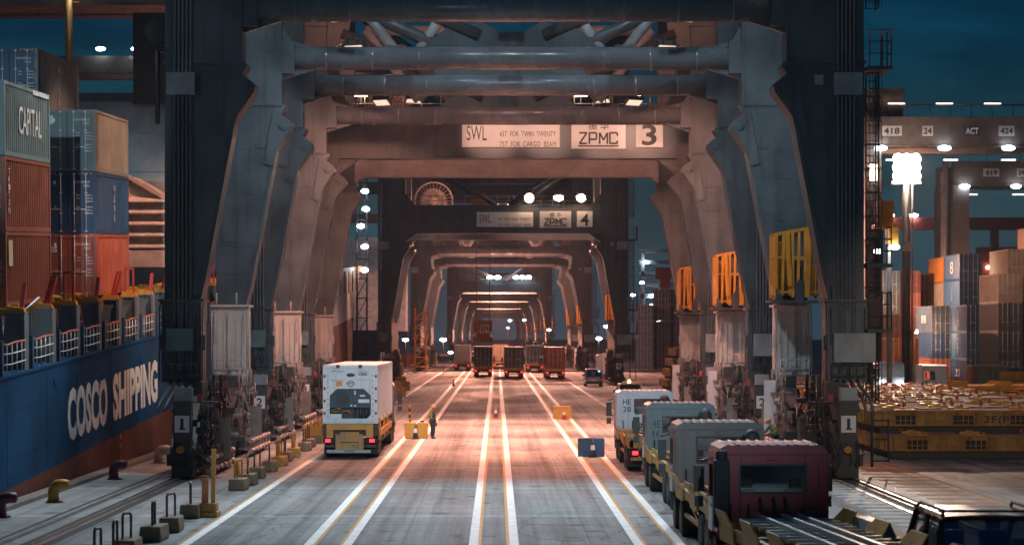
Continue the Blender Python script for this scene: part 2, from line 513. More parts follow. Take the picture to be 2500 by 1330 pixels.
def base_fn(s):
    def fn(mb):
        x0, x1 = sorted((s*12.53, s*14.12))
        mb.box(x0, x1, -0.05, LD+0.06, 3.62, 6.84)
        mb.box(x0-0.12, x1+0.12, -0.22, LD+0.2, 6.84, 6.94)
        for k in range(5):
            x = x0 + 0.22 + k*(x1-x0-0.44)/4
            mb.box(x-0.02, x+0.02, -0.11, -0.05, 3.9, 6.2)
        mb.box((x0+x1)/2-0.1, (x0+x1)/2+0.1, -0.2, -0.05, 3.8, 6.5)
        # grab rails up both edges
        for x in (x0+0.12, x1-0.12):
            mb.pipe([(x,-0.06,5.1),(x,-0.2,5.15),(x,-0.2,6.5),(x,-0.06,6.55)], 0.022)
            for z in (5.4, 5.8, 6.2): mb.tube((x,-0.2,z),(x,-0.05,z),0.02,5)
        for x in (x0+0.45, x1-0.45):
            mb.pipe([(x-0.3,-0.1,3.9),(x-0.3,-0.5,3.9),(x+0.3,-0.5,3.9),(x+0.3,-0.1,3.9)], 0.025)
            mb.pipe([(x-0.3,-0.1,4.35),(x-0.3,-0.5,4.35),(x+0.3,-0.5,4.35),(x+0.3,-0.1,4.35)], 0.025)
            for xx in (-0.3, 0, 0.3): mb.tube((x+xx,-0.5,3.75),(x+xx,-0.5,4.35),0.02,5)
        for x in (x0-0.06, x1+0.06):
            mb.box(x-0.06, x+0.06, 0.2, 0.5, 4.9, 5.5)
            mb.pipe([(x,0.3,6.9),(x,-0.15,6.6),(x,-0.15,3.7)], 0.03)
        for x in (x0+0.15, x1-0.5): mb.tube((x,0.0,6.94),(x,0.0,7.5),0.04,6)
    return fn
def conduit_fn(s):
    def fn(mb):
        for k in range(5):
            x = s*(12.95 + 0.16*k)
            mb.tube((x,-0.12,4.9),(x,-0.12,36),0.055,6,caps=False)
            mb.tube((x,0,4.0),(x,-0.12,4.9),0.055,6)
        for k in range(7): mb.box(*sorted((s*12.85,s*13.7)), -0.09, -0.02, 6.6+2.2*k, 6.66+2.2*k)
    return fn
def jbox_fn(s, c, w, z0, z1, d=0.3):
    def fn(mb):
        mb.box(s*c-w/2, s*c+w/2, -0.14-d, -0.06, z0, z1)
        mb.box(s*c-w/2-0.03, s*c+w/2+0.03, -0.18-d, -0.14-d, z0-0.03, z1+0.03)
        mb.box(s*c-0.012, s*c+0.012, -0.185-d, -0.18-d, z0+0.05, z1-0.05)
        mb.tube((s*c+0.1,-0.2-d,(z0+z1)/2),(s*c+0.1,-0.18-d,(z0+z1)/2),0.03,8)
    return fn
def cable_hang_fn(s):
    def fn(mb):
        for k in range(4):
            x = s*(12.9+0.28*k)
            mb.pipe([(x,0.0,3.7),(x,-0.25,3.55),(x+0.04,-1.2,3.3),(x+0.05,-2.6,3.0),(x,-3.4,2.6)], 0.07)
    return fn

def bogie_fn(s):
    """carriage below a leg: main equaliser, two small ones, wheel frames"""
    def fn(mb):
        x = s*GA
        a, b = x-0.38, x+0.38
        mb.prism([(-0.6,3.62),(1.9,3.62),(1.9,3.1),(3.3,2.2),(3.3,1.75),(-2.0,1.75),(-2.0,2.2),(-0.6,3.1)], a, b, 'x')
        for yc in (-1.5, 2.8):
            mb.prism([(yc-0.3,2.1),(yc+0.3,2.1),(yc+1.5,1.15),(yc+1.5,0.72),(yc-1.5,0.72),(yc-1.5,1.15)], a-0.12, b+0.12, 'x')
            mb.tube((a-0.25,yc,1.8),(b+0.25,yc,1.8),0.22,12)
            for q in (-0.95, 0.95):
                mb.prism([(yc+q-0.7,0.95),(yc+q+0.7,0.95),(yc+q+0.75,0.35),(yc+q-0.75,0.35)], a+0.04, b-0.04, 'x')
                for xx in (a-0.2, b+0.2):
                    mb.box(xx-0.1, xx+0.1, yc+q-0.28, yc+q+0.28, 0.45, 0.9)
        mb.tube((a-0.3,0.65,2.7),(b+0.3,0.65,2.7),0.32,14)
    return fn
def bwheel_fn(s):
    def fn(mb): mb.wheel((s*GA,0,0.32), 0.33, 0.16, 16)
    return fn
def bumper_fn(s, sgn, num):
    """column at the end of the carriage with the number plate and the buffer"""
    def fn(mb):
        x = s*(GA-0.1)
        y = -3.95
        mb.m = 0
        mb.box(x-0.34, x+0.34, y, y+0.5, 1.45, 2.95)
        mb.box(x-0.36, x+0.36, y-0.02, y+0.52, 2.93, 2.98)
        mb.box(x-0.4, x+0.4, y+0.05, y+0.9, 0.06, 0.88)
        mb.box(x-0.3, x+0.3, y+0.12, y+0.9, 0.88, 1.45)
        mb.box(x-0.45, x-0.3, y+0.1, y+1.4, 0.5, 0.75); mb.box(x+0.3, x+0.45, y+0.1, y+1.4, 0.5, 0.75)
        mb.box(x-0.46, x+0.46, y-0.05, y+0.1, 0.72, 0.8)
        mb.m = 1
        mb.box(x-0.3, x+0.36, y+0.08, y+0.5, 3.0, 3.5)
        mb.m = 2
        mb.box(x-0.28, x+0.28, y-0.03, y, 1.8, 2.44)
        mb.m = 3
        mb.text(num, 0.12 if num == '1' else 0.27, 0.42, T(x, y-0.03, 2.12), bold=0.02)
        if num == '1': mb.box(x-0.1, x+0.13, y-0.035, y-0.031, 1.9, 1.96)
        mb.m = 4
        mb.tube((x-0.05,y-0.22,1.15),(x-0.05,y+0.12,1.15),0.14,14)
        mb.m = 5
        mb.box(x+s*-0.62-0.09, x+s*-0.62+0.09, y+0.3, y+0.5, 2.95, 3.25)
        mb.m = 0
        rnd = random.Random(5+s)
        for k in range(7):
            q = x + rnd.uniform(-0.5, 0.6)
            mb.pipe([(q,y+0.1,1.4),(q+rnd.uniform(-.2,.3),y-0.15,1.0+rnd.uniform(-.2,.2)),(q+rnd.uniform(-.3,.3),y-0.1,0.6),(q,y+0.3,0.3)], 0.025, 5)
    return fn
def clutter_fn(s, w=0.8):
    """motors, hoses, pipes, clamps hung on the carriage"""
    def fn(mb):
        rnd = random.Random(11+s)
        i = -s*w                     # towards the road
        x = s*GA - s*(0.45 if w > 0.5 else 0.25)
        for yy in (-2.4,-1.3,-0.3,0.9,1.9,2.9,3.7):
            h = rnd.uniform(1.9, 3.4)
            xx = x + i*rnd.uniform(0, 0.55)
            mb.pipe([(xx,yy,0.7),(xx+rnd.uniform(-.08,.08),yy,h*0.6),(xx+rnd.uniform(-.05,.05),yy+rnd.uniform(-.2,.2),h)], rnd.choice((0.03,0.045,0.06)), 6)
        for k in range(16):
            yy = rnd.uniform(-3.2, 3.6); z0 = rnd.uniform(0.8, 2.9); xx = x + i*rnd.uniform(-0.1, 0.75)
            q = rnd.random()
            if q < 0.4:
                mb.box(xx-0.16, xx+0.16, yy-0.14, yy+0.14, z0, z0+rnd.uniform(.15,.5))
            elif q < 0.75:
                mb.tube((xx-0.22,yy,z0),(xx+0.22,yy,z0),rnd.uniform(.1,.2),10)
                mb.tube((xx+0.22*i,yy,z0),(xx+0.34*i,yy,z0),0.07,8)
            else:
                mb.tube((xx,yy,z0),(xx,yy,z0+rnd.uniform(.4,.9)),rnd.uniform(.06,.12),8)
        for k in range(12):
            yy = rnd.uniform(-3.4, 3.0); xx = x + i*rnd.uniform(0, 0.7)
            z0 = rnd.uniform(1.8, 3.6)
            mb.pipe([(xx,yy,z0),(xx+i*0.15,yy+0.2,z0-0.6),(xx+i*0.2,yy+0.5,z0-0.8),(xx+i*rnd.uniform(.0,.3),yy+0.8,z0-0.3)], 0.025, 5)
        # row of rail clamp rods and slats
        for k in range(5):
            yy = -0.9 + 0.36*k
            mb.bar((x+i*0.65,yy,0.35),(x+i*0.65,yy,1.15),0.1,0.2)
        for k in range(4):
            yy = 1.6 + 0.4*k
            mb.bar((x+i*0.7,yy,0.35),(x+i*0.7,yy,1.1),0.1,0.2)
        mb.torus((x+i*0.35,-1.7,2.45), 0.42, 0.07, 'x', 18, 6)
        mb.tube((x+i*0.25,-1.7,2.45),(x+i*0.45,-1.7,2.45),0.3,16)
        mb.torus((x+i*0.35,-1.0,1.55), 0.26, 0.05, 'y', 16, 6)
        # small access ladder and platform
        for xx in (x+i*0.9, x+i*0.55): mb.tube((xx,-3.0,1.0),(xx,-3.0,3.8),0.025,5)
        for k in range(9): mb.tube((x+i*0.9,-3.0,1.2+0.3*k),(x+i*0.55,-3.0,1.2+0.3*k),0.02,5)
        mb.box(*sorted((x, x+i*0.95)), -3.2, -2.2, 2.9, 2.95)
        for yy in (-3.2, -2.7, -2.2): mb.tube((x+i*0.95,yy,2.95),(x+i*0.95,yy,3.7),0.025,5)
        for z in (3.3, 3.7): mb.tube((x+i*0.95,-3.2,z),(x+i*0.95,-2.2,z),0.02,5)
        for yy in (-0.1, 1.4):
            mb.tube((x+i*0.2,yy,2.9),(x+i*0.2,yy,3.9),0.09,8); mb.tube((x+i*0.5,yy,2.7),(x+i*0.5,yy,3.9),0.07,8)
            mb.box(x+i*0.35-0.35, x+i*0.35+0.35, yy-0.2, yy+0.2, 2.75, 2.85)
    return fn
def gpanel_fn(s, o=1.05):
    def fn(mb):
        i = -s
        x = s*GA + i*o
        mb.box(x-0.3, x+0.3, 0.9, 1.15, 0.5, 2.15)
        mb.box(x-0.33, x+0.33, 0.87, 0.9, 0.47, 2.18)
    return fn
def wpanel_fn(s):
    def fn(mb):
        i = -s
        x = s*GA + i*0.65
        mb.box(x-0.34, x+0.34, 0.1, 0.16, 0.9, 3.4)
        mb.box(x-0.37, x-0.34, 0.08, 0.18, 0.9, 3.42); mb.box(x+0.34, x+0.37, 0.08, 0.18, 0.9, 3.42)
    return fn
def guard_fn(s):
    """round guard tubes along the road side of the carriage"""
    def fn(mb):
        i = -s
        x = s*GA + i*1.0
        for z, r in ((0.28, 0.11), (0.72, 0.10)):
            for k in range(6):
                y0 = -3.2 + k*1.25
                mb.tube((x,y0,z),(x,y0+1.15,z),r,10)
                mb.box(x-0.04, x+0.04, y0+1.1, y0+1.3, 0.1, z+0.05)
                mb.bar((x,y0+0.6,z),(s*GA+i*0.4,y0+0.6,z+0.1),0.08)
    return fn

def tubeframe_fn(mb):
    # round portal tie with cut ends, gusset plates and the K brace above it
    mb.tube((-10.35,0.65,18.68),(10.35,0.65,18.68),0.55,28)
    for k in range(-4, 5): mb.tube((2.2*k-0.03,0.65,18.68),(2.2*k+0.03,0.65,18.68),0.558,28,caps=False)
def gusset_fn(s):
    def fn(mb):
        mb.prism([(s*10.9,17.65),(s*10.5,17.8),(s*9.2,18.2),(s*9.2,19.15),(s*10.5,19.5),(s*10.9,20.2)], 0.5, 0.8)
        mb.box(*sorted((s*10.3,s*10.92)), 0.05, 1.25, 17.9, 19.4)
    return fn
def gusset2_fn(s):
    def fn(mb): mb.prism([(s*10.9,22.6),(s*9.7,23.1),(s*9.5,24.2),(s*10.9,25.2)], 0.5, 0.8)
    return fn
def kbrace_fn(s, z0=19.75, z1=23.6, x0=1.55):
    def fn(mb): mb.tube((s*x0,0.65,z0),(s*10.0,0.65,z1),0.34,16)
    return fn
def cgusset_fn(mb):
    mb.prism([(-4.2,19.15),(4.2,19.15),(3.0,20.2),(1.4,20.4),(0.6,19.9),(-0.6,19.9),(-1.4,20.4),(-3.0,20.2)], 0.5, 0.8)
def topframe_fn(mb):
    mb.box(-14.0, 14.0, 0.1, LD-0.1, 30.0, 32.2)
def signbeam_fn(mb):
    mb.prism([(-10.92,16.95),(10.92,16.95),(10.92,19.95),(-10.92,19.95)], 0.05, LD-0.05)
    mb.box(-10.92, 10.92, -0.1, LD+0.1, 16.88, 16.95); mb.box(-10.92, 10.92, -0.1, LD+0.1, 19.95, 20.03)
    for s in (-1, 1):
        mb.prism([(s*10.92,16.88),(s*9.6,16.88),(s*10.92,15.9)], 0.3, LD-0.3)
        mb.prism([(s*10.92,20.03),(s*9.9,20.03),(s*10.92,21.4)], 0.3, LD-0.3)
def plainbeam_fn(mb):
    mb.prism([(-10.95,16.3),(-10.4,16.85),(10.4,16.85),(10.95,16.3),(11.2,17.4),(10.6,18.2),(-10.6,18.2),(-11.2,17.4)], 0.05, LD-0.05)
    mb.box(-10.6, 10.6, 0.0, LD, 18.2, 18.25)
def walk_fn(mb):
    # walkway with handrails on top of the beam
    mb.box(-10.7, 10.7, 1.3, 2.2, 20.05, 20.1)
    for k in range(18): mb.tube((-10.6+1.247*k,2.2,20.1),(-10.6+1.247*k,2.2,21.2),0.03,5)
    for z in (20.65, 21.2): mb.tube((-10.7,2.2,z),(10.7,2.2,z),0.03,5)
def sign_fn(num, dim=False):
    def fn(mb):
        mb.m = 0
        mb.box(-2.95, 3.35, -0.06, 0.045, 17.6, 19.25)
        mb.box(4.1, 7.6, -0.06, 0.045, 17.5, 19.35)
        mb.box(8.25, 10.0, -0.06, 0.045, 17.6, 19.35)
        mb.m = 1
        mb.text('SWL', 1.3, 0.95, T(-2.0,-0.06,18.5))
        mb.text('65T  FOR  TWIN  TWENTY', 3.6, 0.34, T(1.3,-0.06,18.45))
        mb.text('75T  FOR  CARGO  BEAM', 3.6, 0.34, T(1.3,-0.06,17.8))
        mb.text('\u632f \u534e', 1.3, 0.5, T(5.85,-0.06,18.95), bold=0.01)
        strokes = (((0,1),(1,1),(0.05,0.05),(1,0.05)), ((0,0),(0,1),(0.9,1),(0.9,0.42),(0,0.42)), ((0,0),(0,1),(0.5,0.35),(1,1),(1,0)), ((0.95,0.72),(0.95,1),(0,1),(0,0.05),(0.95,0.05),(0.95,0.3)))
        for i, st in enumerate(strokes):
            for q in range(len(st)-1):
                a_, b_ = st[q], st[q+1]
                xo = 4.6 + 0.66*i
                mb.bar((xo+0.5*a_[0],-0.062,17.8+0.72*a_[1]), (xo+0.5*b_[0]+(0.001 if a_[0] == b_[0] else 0),-0.062,17.8+0.72*b_[1]), 0.11, 0.11)
        mb.box(4.55, 7.15, -0.066, -0.062, 17.62, 17.72)
        mb.text(num, 0.95, 1.35, T(9.12,-0.06,18.38), bold=0.02)
    return fn
def ladder_fn(mb):
    # caged ladder tower on the landward side of the front leg
    xa, xb = 14.08, 14.62
    def seg(z0, z1):
        for x in (xa+0.05, xb): mb.tube((x,0.3,z0),(x,0.3,z1),0.03,5); mb.tube((x+0.02,1.0,z0),(x+0.02,1.0,z1),0.03,5)
        for k in range(5): mb.tube((xa+0.12+0.12*k,-0.18-0.1*math.sin(k*0.78),z0),(xa+0.12+0.12*k,-0.18-0.1*math.sin(k*0.78),z1),0.014,4)
        z = z0
        while z < z1:
            mb.tube((xa+0.05,0.3,z),(xb,0.3,z),0.02,5); z += 0.3
        z = z0+0.4
        while z < z1:
            mb.pipe([(xa,0.3,z),(xa+0.02,-0.15,z),(xa+0.3,-0.32,z),(xb,-0.15,z),(xb+0.05,0.3,z)], 0.035, 5); z += 0.95
    seg(2.8, 5.8); seg(7.0, 16.0); seg(18.6, 34)
    for z0 in (5.75, 8.35, 16.2):
        mb.box(xa-0.04, xb+0.42, -0.55, 1.5, z0-0.14, z0)
        for x, y in ((xa+0.05,-0.52),(xa+0.5,-0.52),(xb+0.38,-0.52),(xb+0.38,0.4),(xb+0.38,1.4)):
            mb.tube((x,y,z0),(x,y,z0+1.45),0.03,5)
        for zz in (0.5, 0.98, 1.45):
            mb.pipe([(xa,-0.52,z0+zz),(xb+0.38,-0.52,z0+zz),(xb+0.38,1.45,z0+zz)], 0.025, 5)
    # lower gate
    for x in (14.1, 14.75): mb.tube((x,-1.2,0.5),(x,-1.2,2.2),0.04,5)
    for z in (0.55, 1.4, 2.15): mb.tube((14.1,-1.2,z),(14.75,-1.2,z),0.03,5)
    mb.tube((14.1,-1.2,0.3),(14.1,-1.2,3.8),0.06,6)
def cage_fn(mb):
    # yellow maintenance cage on the ledge of the landward rear leg
    x0, x1, y0, y1, z0, z1 = 12.25, 14.35, -2.1, -0.25, 7.25, 10.4
    for x, y, lean in ((x0,y0,0.0),(x0,y1,0.0),(x1,y0,0.0),(x1,y1,0.0),(x0+0.75,y0,0.0),(x0+1.35,y0,0.0),(x0,-1.2,0)):
        mb.bar((x,y,z0),(x+lean,y,z1-0.25+0.18*(x-x0)),0.13)
    mb.bar((x0+0.62,y0-0.05,z0+0.5),(x0+0.5,y0-0.05,z1-0.15),0.2)
    mb.bar((x0+1.4,y0-0.03,z0),(x0+1.5,y0-0.03,z1),0.26)
    for z in (z1-0.2, z0+1.85, z0+0.25):
        e = 0.38 if z > 10 else 0
        mb.bar((x0,y0,z),(x1,y0,z+e),0.1); mb.bar((x0,y1,z),(x1,y1,z+e),0.1); mb.bar((x0,y0,z),(x0,y1,z),0.1); mb.bar((x1,y0,z+e),(x1,y1,z+e),0.1)
    mb.box(x0+0.95, x1-0.1, y0+0.3, y1-0.2, z0+0.1, z0+0.75)
    mb.box(x0+1.45, x1, y0+0.1, y0+0.14, z0+0.9, z0+1.15)
    mb.box(x0+0.06, x0+0.12, y0+0.3, y1-0.2, z0+0.2, z1-0.4)
    for k in range(6): mb.bar((x0,y0+0.2+0.28*k,z0+0.1),(x0,y0+0.2+0.28*k,z1-0.3),0.11)
    for q in (0.28, 0.62, 1.0, 1.62, 1.8): mb.bar((x0+q,y0+0.02,z0+0.1),(x0+q+0.06,y0+0.02,z1-0.25+0.18*q),0.12 if q < 1.7 else 0.06)
    mb.box(x0+1.5, x1-0.05, y1-0.1, y1-0.04, z0+0.1, z0+1.4); mb.box(x0+0.2, x0+0.9, y1-0.1, y1-0.04, z0+0.1, z1-0.5)
    mb.box(x0+1.5, x1, y0+0.05, y0+0.12, z0+1.6, z0+1.75)
def cplat_fn(mb):
    mb.prism([(12.0,7.12),(14.5,7.12),(14.5,7.02),(14.0,6.98),(12.5,6.98),(12.0,7.04)], -2.35, -0.24)
    mb.prism([(13.1,7.12),(13.5,7.12),(13.5,7.9),(13.3,8.1),(13.1,7.8)], -2.3, -2.2)
    mb.prism([(12.2,7.12),(12.6,7.12),(12.2,7.7)], -2.3, -2.2)
def reel_fn(mb):
    c = (-8.0, 7.0, 20.9)
    mb.torus(c, 2.2, 0.1, 'y', 36, 6); mb.torus((c[0],c[1]+0.5,c[2]), 2.2, 0.1, 'y', 36, 6)
    for k in range(28):
        a = 2*math.pi*k/28
        mb.tube((c[0]+0.5*math.cos(a),c[1],c[2]+0.5*math.sin(a)),(c[0]+2.2*math.cos(a),c[1],c[2]+2.2*math.sin(a)),0.035,4)
    mb.tube((c[0],c[1]-0.1,c[2]),(c[0],c[1]+0.7,c[2]),0.5,16)
    mb.tube((c[0],c[1]+0.25,c[2]),(c[0],c[1]+0.4,c[2]),1.5,24)
    mb.box(c[0]-0.8, c[0]+0.8, c[1]+0.7, c[1]+1.6, 18.3, 21.4)
def boom_fn(z):
    def fn(mb):
        for y in (4.0, 11.5):
            mb.box(-95, 20, y, y+1.4, z, z+2.6)
            mb.box(-95, 20, y-0.2, y+1.6, z-0.1, z)
        for k in range(14): mb.box(-92+8*k, -91.3+8*k, 5.4, 11.5, z+0.8, z+1.8)
    return fn
def flood_fn(mb):
    mb.m = 0
    mb.box(-0.55, 0.55, -0.15, 0.15, -0.35, 0.35)
    mb.tube((-0.3,0,0.35),(-0.3,0,0.75),0.04,6); mb.tube((0.3,0,0.35),(0.3,0,0.75),0.04,6)
    mb.m = 1
    mb.box(-0.48, 0.48, 0.15, 0.17, -0.28, 0.28)
def spot(parent, loc, aim, power, color, size=130, blend=0.7, rad=0.35):
    ld = bpy.data.lights.new('flood_lamp', 'SPOT')
    ld.energy = power; ld.color = color; ld.spot_size = R(size); ld.spot_blend = blend; ld.shadow_soft_size = rad
    o = bpy.data.objects.new('flood_lamp', ld); COL.objects.link(o)
    if parent is not None: o.parent = parent
    o.location = loc
    o.rotation_euler = (Vector(aim)-Vector(loc)).to_track_quat('-Z', 'Y').to_euler()
    return o
WARM = (1.0, 0.40, 0.265)
WARM2 = (1.0, 0.55, 0.42)
COOLC = (0.62, 0.85, 1.0)
def fixture(root, loc, aim, power, color, size=130, bright=False):
    """a flood light: housing with a glowing lens, and its lamp just in front of the lens"""
    d = (Vector(aim)-Vector(loc)).normalized()
    f = part('flood%d' % bright, 'floodlight', flood_fn, [dark, warmbig if bright else lensdim], root, loc)
    f.rotation_euler = (-d).to_track_quat('-Y', 'Z').to_euler()
    spot(root, tuple(Vector(loc)+d*0.35), aim, power, color, size)

def crane(y, kind, num, label, L=15.0, near=True, boom=None, lights=True, detail=2):
    root = thing('ship_to_shore_crane', label, 'gantry crane', (CX, y, 0), group='gantry cranes straddling the quay road')
    for s in (-1, 1):
        sd_ = 'l' if s < 0 else 'r'
        for yy, far in ((0, False), (L, True)):
            lg = part('leg'+sd_, 'leg', leg_fn(s), steel, root, (0, yy, 0), bevel=0.03 if detail > 1 else 0)
            part('hinge'+sd_, 'hinge_plate', hinge_fn(s), steel, lg)
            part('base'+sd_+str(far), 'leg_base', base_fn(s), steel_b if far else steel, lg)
            bg = part('bogie'+sd_, 'bogie', bogie_fn(s), dark, root, (0, yy-(1.5 if far else 0), 0))
            if detail > 0:
                for yc in (-1.5, 2.8):
                    for q in (-1.4, -0.5, 0.5, 1.4): part('bw'+sd_, 'wheel', bwheel_fn(s), dark, bg, (0, yc+q, 0))
            part('clut'+sd_+str(far), 'drive_gear', clutter_fn(s, 0.4 if far else 0.85), dark if not far else mat('machinery_lit', (0.26, 0.24, 0.23), 0.45, dirt=RUST, amt=0.5), bg)  # far gear gets a paler copy of the paint for its lamplit look
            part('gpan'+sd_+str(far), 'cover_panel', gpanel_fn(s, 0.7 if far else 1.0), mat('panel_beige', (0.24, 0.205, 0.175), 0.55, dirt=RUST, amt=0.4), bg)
            part('guard'+sd_, 'guard_tube', guard_fn(s), mat('guard_paint', (0.38, 0.31, 0.27), 0.5, dirt=RUST, amt=0.6), bg)
            if far and s > 0: part('wpan'+sd_, 'cover_panel', wpanel_fn(s), white, bg, label='tall white cover panel')
            if not far:
                part('bump'+sd_+num, 'bumper', bumper_fn(s, -1, num or '0'), [dark, boxgrey, signw, ink, yellow, redp] if num else [dark, boxgrey, dark, dark, yellow, redp], root, (0, yy, 0))
                part('cond'+sd_, 'cable_conduit', conduit_fn(s), conduit, root, (0, yy, 0))
                part('hang'+sd_, 'cable_bundle', cable_hang_fn(s), conduit, root, (0, yy, 0))
                part('jb1'+sd_, 'junction_box', jbox_fn(s, 13.3, 1.05, 15.1, 15.92), boxgrey, root, (0, yy, 0))
                if s < 0: part('jb2l', 'junction_box', jbox_fn(s, 13.33, 1.02, 4.9, 5.74), mat('glazed_cabinet', (0.16, 0.24, 0.23), 0.12, var=0.3), root, (0, yy, 0), label='glossy green glazed cabinet')
                else:
                    part('jb2r', 'junction_box', jbox_fn(s, 13.55, 1.6, 4.45, 5.55), boxgrey, root, (0, yy, 0), label='wide grey twin cabinet')
                    part('jb3r', 'junction_box', jbox_fn(s, 12.15, 0.28, 15.5, 15.85, 0.15), boxgrey, root, (0, yy, 0), label='small square box')
    part('ladder', 'caged_ladder', ladder_fn, dark, root)
    for yy, far in ((0, False), (L, True)):
        part('top', 'cross_beam', topframe_fn, steel, root, (0, yy, 0))
        if kind == 'tube':
            part('tubetie', 'portal_tie', tubeframe_fn, mat('tube_paint', (0.16, 0.18, 0.20), 0.25, var=0.2, scale=0.6, dirt=(0.10, 0.08, 0.07), amt=0.4), root, (0, yy, 0))
            part('cgus', 'gusset_plate', cgusset_fn, steel, root, (0, yy, 0))
            if num != '1':
                for s in (-1, 1):
                    part('lat%d' % s, 'lattice_brace', lambda mb: (mb.tube((s*5.4,0.65,19.6),(s*2.6,0.65,23.8),0.3,10), mb.tube((s*5.4,0.65,19.6),(s*8.6,0.65,23.8),0.3,10), mb.tube((s*2.6,0.65,23.8),(s*8.6,0.65,23.8),0.3,10)), boxgrey, root, (0, yy, 0))
            for s in (-1, 1):
                part('gus%d' % s, 'gusset_plate', gusset_fn(s), steel, root, (0, yy, 0))
                part('gusb%d' % s, 'gusset_plate', gusset2_fn(s), steel, root, (0, yy, 0))
                part('kb%d' % s, 'diagonal_brace', kbrace_fn(s), steel, root, (0, yy, 0))
        else:
            if not far: part('sbeam', 'sign_beam', signbeam_fn, steel, root, (0, yy, 0))
            else: part('pbeam', 'portal_beam', plainbeam_fn, mat('beam_grey', (0.30, 0.28, 0.28), 0.45, dirt=(0.12, 0.09, 0.08), amt=0.4, scale=0.8), root, (0, yy, 0))
            for s in (-1, 1):
                part('kbs%d' % s, 'diagonal_brace', kbrace_fn(s, 20.0, 26.5, 0.7), steel, root, (0, yy, 0))
    if kind == 'sign':
        if num: part('sign'+num, 'sign_board', sign_fn(num), [signw, ink], root)
        part('walk', 'walkway', walk_fn, steel_b, root)
        part('ebox', 'equipment_box', lambda mb: mb.box(-3.6,-1.2,6.0,7.5,20.1,21.2), yellow, root)
        part('reel', 'cable_reel', reel_fn, mat('reel_paint', (0.28, 0.24, 0.21), 0.5, dirt=RUST), root)
        for k in range(6 if num == '3' else 0):
            part('wlamp', 'walkway_lamp', lambda mb: mb.box(-0.4, 0.4, -0.1, 0.1, 0, 0.14), warm, root, (-9.6+3.6*k, 2.1, 21.12))
            part('wpost', 'lamp_post', lambda mb: (mb.tube((0,0.15,-2.05),(0,0.15,0.05),0.035,5)), dark, root, (-9.6+3.6*k, 2.1, 21.12))
    part('cage', 'maintenance_cage', cage_fn, yellow, root, (0, L, 0))
    part('cplat', 'cage_platform', cplat_fn, dark, root, (0, L, 0))
    if boom: part('boom%.1f' % boom, 'boom_girder', boom_fn(boom), mat('boom_paint', (0.16, 0.13, 0.12), 0.5), root)
    return root
LAMPP = 1.0
cr = {}
cr[1] = crane(82.0, 'tube', '1', 'nearest dark quay crane with plates marked 1, framing the whole road')
cr[2] = crane(107.5, 'tube', '2', 'second quay crane from the front, its number plates marked 2')
cr[3] = crane(132.0, 'sign', '3', 'third quay crane, a white board with a big 3 on its brown cross beam', L=15)
cr[4] = crane(229.0, 'sign', '4', 'dark quay crane with three bright lamps above a board marked 4', L=15, boom=43.0, detail=1)
cr[5] = crane(316.0, 'tube', '', 'far dark tube braced quay crane just behind the crane marked 4', boom=46.5, detail=0)
cr[6] = crane(365.0, 'tube', '', 'farther tube braced quay crane, second behind the crane marked 4', boom=46.5, detail=0)
cr[7] = crane(546.0, 'sign', '', 'hazy far quay crane with a row of bluish white lamps on its beam', boom=44, detail=0)
cr[8] = crane(690.0, 'sign', '', 'very distant quay crane framed inside the one with the bluish lamps', boom=44, detail=0)
cr[10] = crane(1080.0, 'tube', '', 'quay crane barely visible in the haze, second from the end of the road', detail=0)
cr[11] = crane(1330.0, 'sign', '', 'quay crane closing the end of the road, the smallest of all', detail=0)
cr[9] = crane(880.0, 'sign', '', 'very far quay crane with a plain beam, third from the end of the road', boom=44, detail=0)
# flood lights: the fixtures hang behind the ties and light the road and the frame behind
r = cr[1]
part('drum', 'cable_drum', lambda mb: (mb.tube((-14.35,0.3,17.7),(-14.35,0.9,17.7),0.5,20), mb.tube((-14.35,0.4,17.2),(-14.35,0.4,14.0),0.1,8), mb.box(-14.5,-13.9,0.3,0.9,16.9,17.2)), dark, r)
for x in (-8, 0, 8): fixture(r, (x, -0.4, 29.6), (x*0.7, -22, 0), 12500, (0.74, 0.9, 1.0), 70)
fixture(r, (-2.5, -0.4, 29.6), (-17.5, -8, 11.3), 15000, (1.0, 0.80, 0.68), 33)
fixture(r, (-3.5, 1.9, 29.6), (-17.5, 9.5, 11.6), 19000, (1.0, 0.62, 0.42), 30)
fixture(r, (-12.9, 1.7, 13.0), (-17.6, 8, 7.2), 900, WARM2, 80)
fixture(r, (-12.8, -0.4, 29.6), (-17.5, -11, 1.5), 7500, (0.74, 0.9, 1.0), 62)
fixture(r, (12.4, -0.4, 29.6), (20, -6, 0), 1500, WARM2, 80)
for x in (-4.5, 4.5): fixture(r, (x, 1.9, 18.7), (x*2.2, 15, 9), 3000, (0.74, 0.9, 1.0), 80)
for x in (-6, 0, 6): fixture(r, (x, 14.1, 20.8), (x*0.9, 7.5, 0), 7500, WARM, 62)
r = cr[2]
for x in (-6, 0, 6): fixture(r, (x, -0.95, 20.3), (x*0.9, -6.0, 0), 16000, WARM, 62)
for x in (-6, 6): fixture(r, (x, 1.9, 18.7), (x*1.8, 15, 9.5), 5600, WARM, 80)
for x in (-6, 6): fixture(r, (x, 1.9, 18.7), (x*1.95, 15, 13.5), 3400, WARM, 60)
for x in (-6, 0, 6): fixture(r, (x, 14.05, 20.6), (x*0.8, 7.5, 0), 14500, WARM, 62)
for x in (-1.0, 2.6, 6.2, 9.0): fixture(r, (x, 16.9, 19.2), (x, 25.0, 18.4), 1000, WARM2, 36)
for x in (-6, 0, 6): fixture(r, (x, 23.4, 20.6), (x*0.8, 18, 0), 14000, WARM, 62)
fixture(r, (12.4, 0.5, 29.6), (22, 2, 0), 8000, WARM, 80)
fixture(cr[1], (-8, 16.9, 29.6), (-19, 27.6, 9.5), 22000, WARM2, 30)
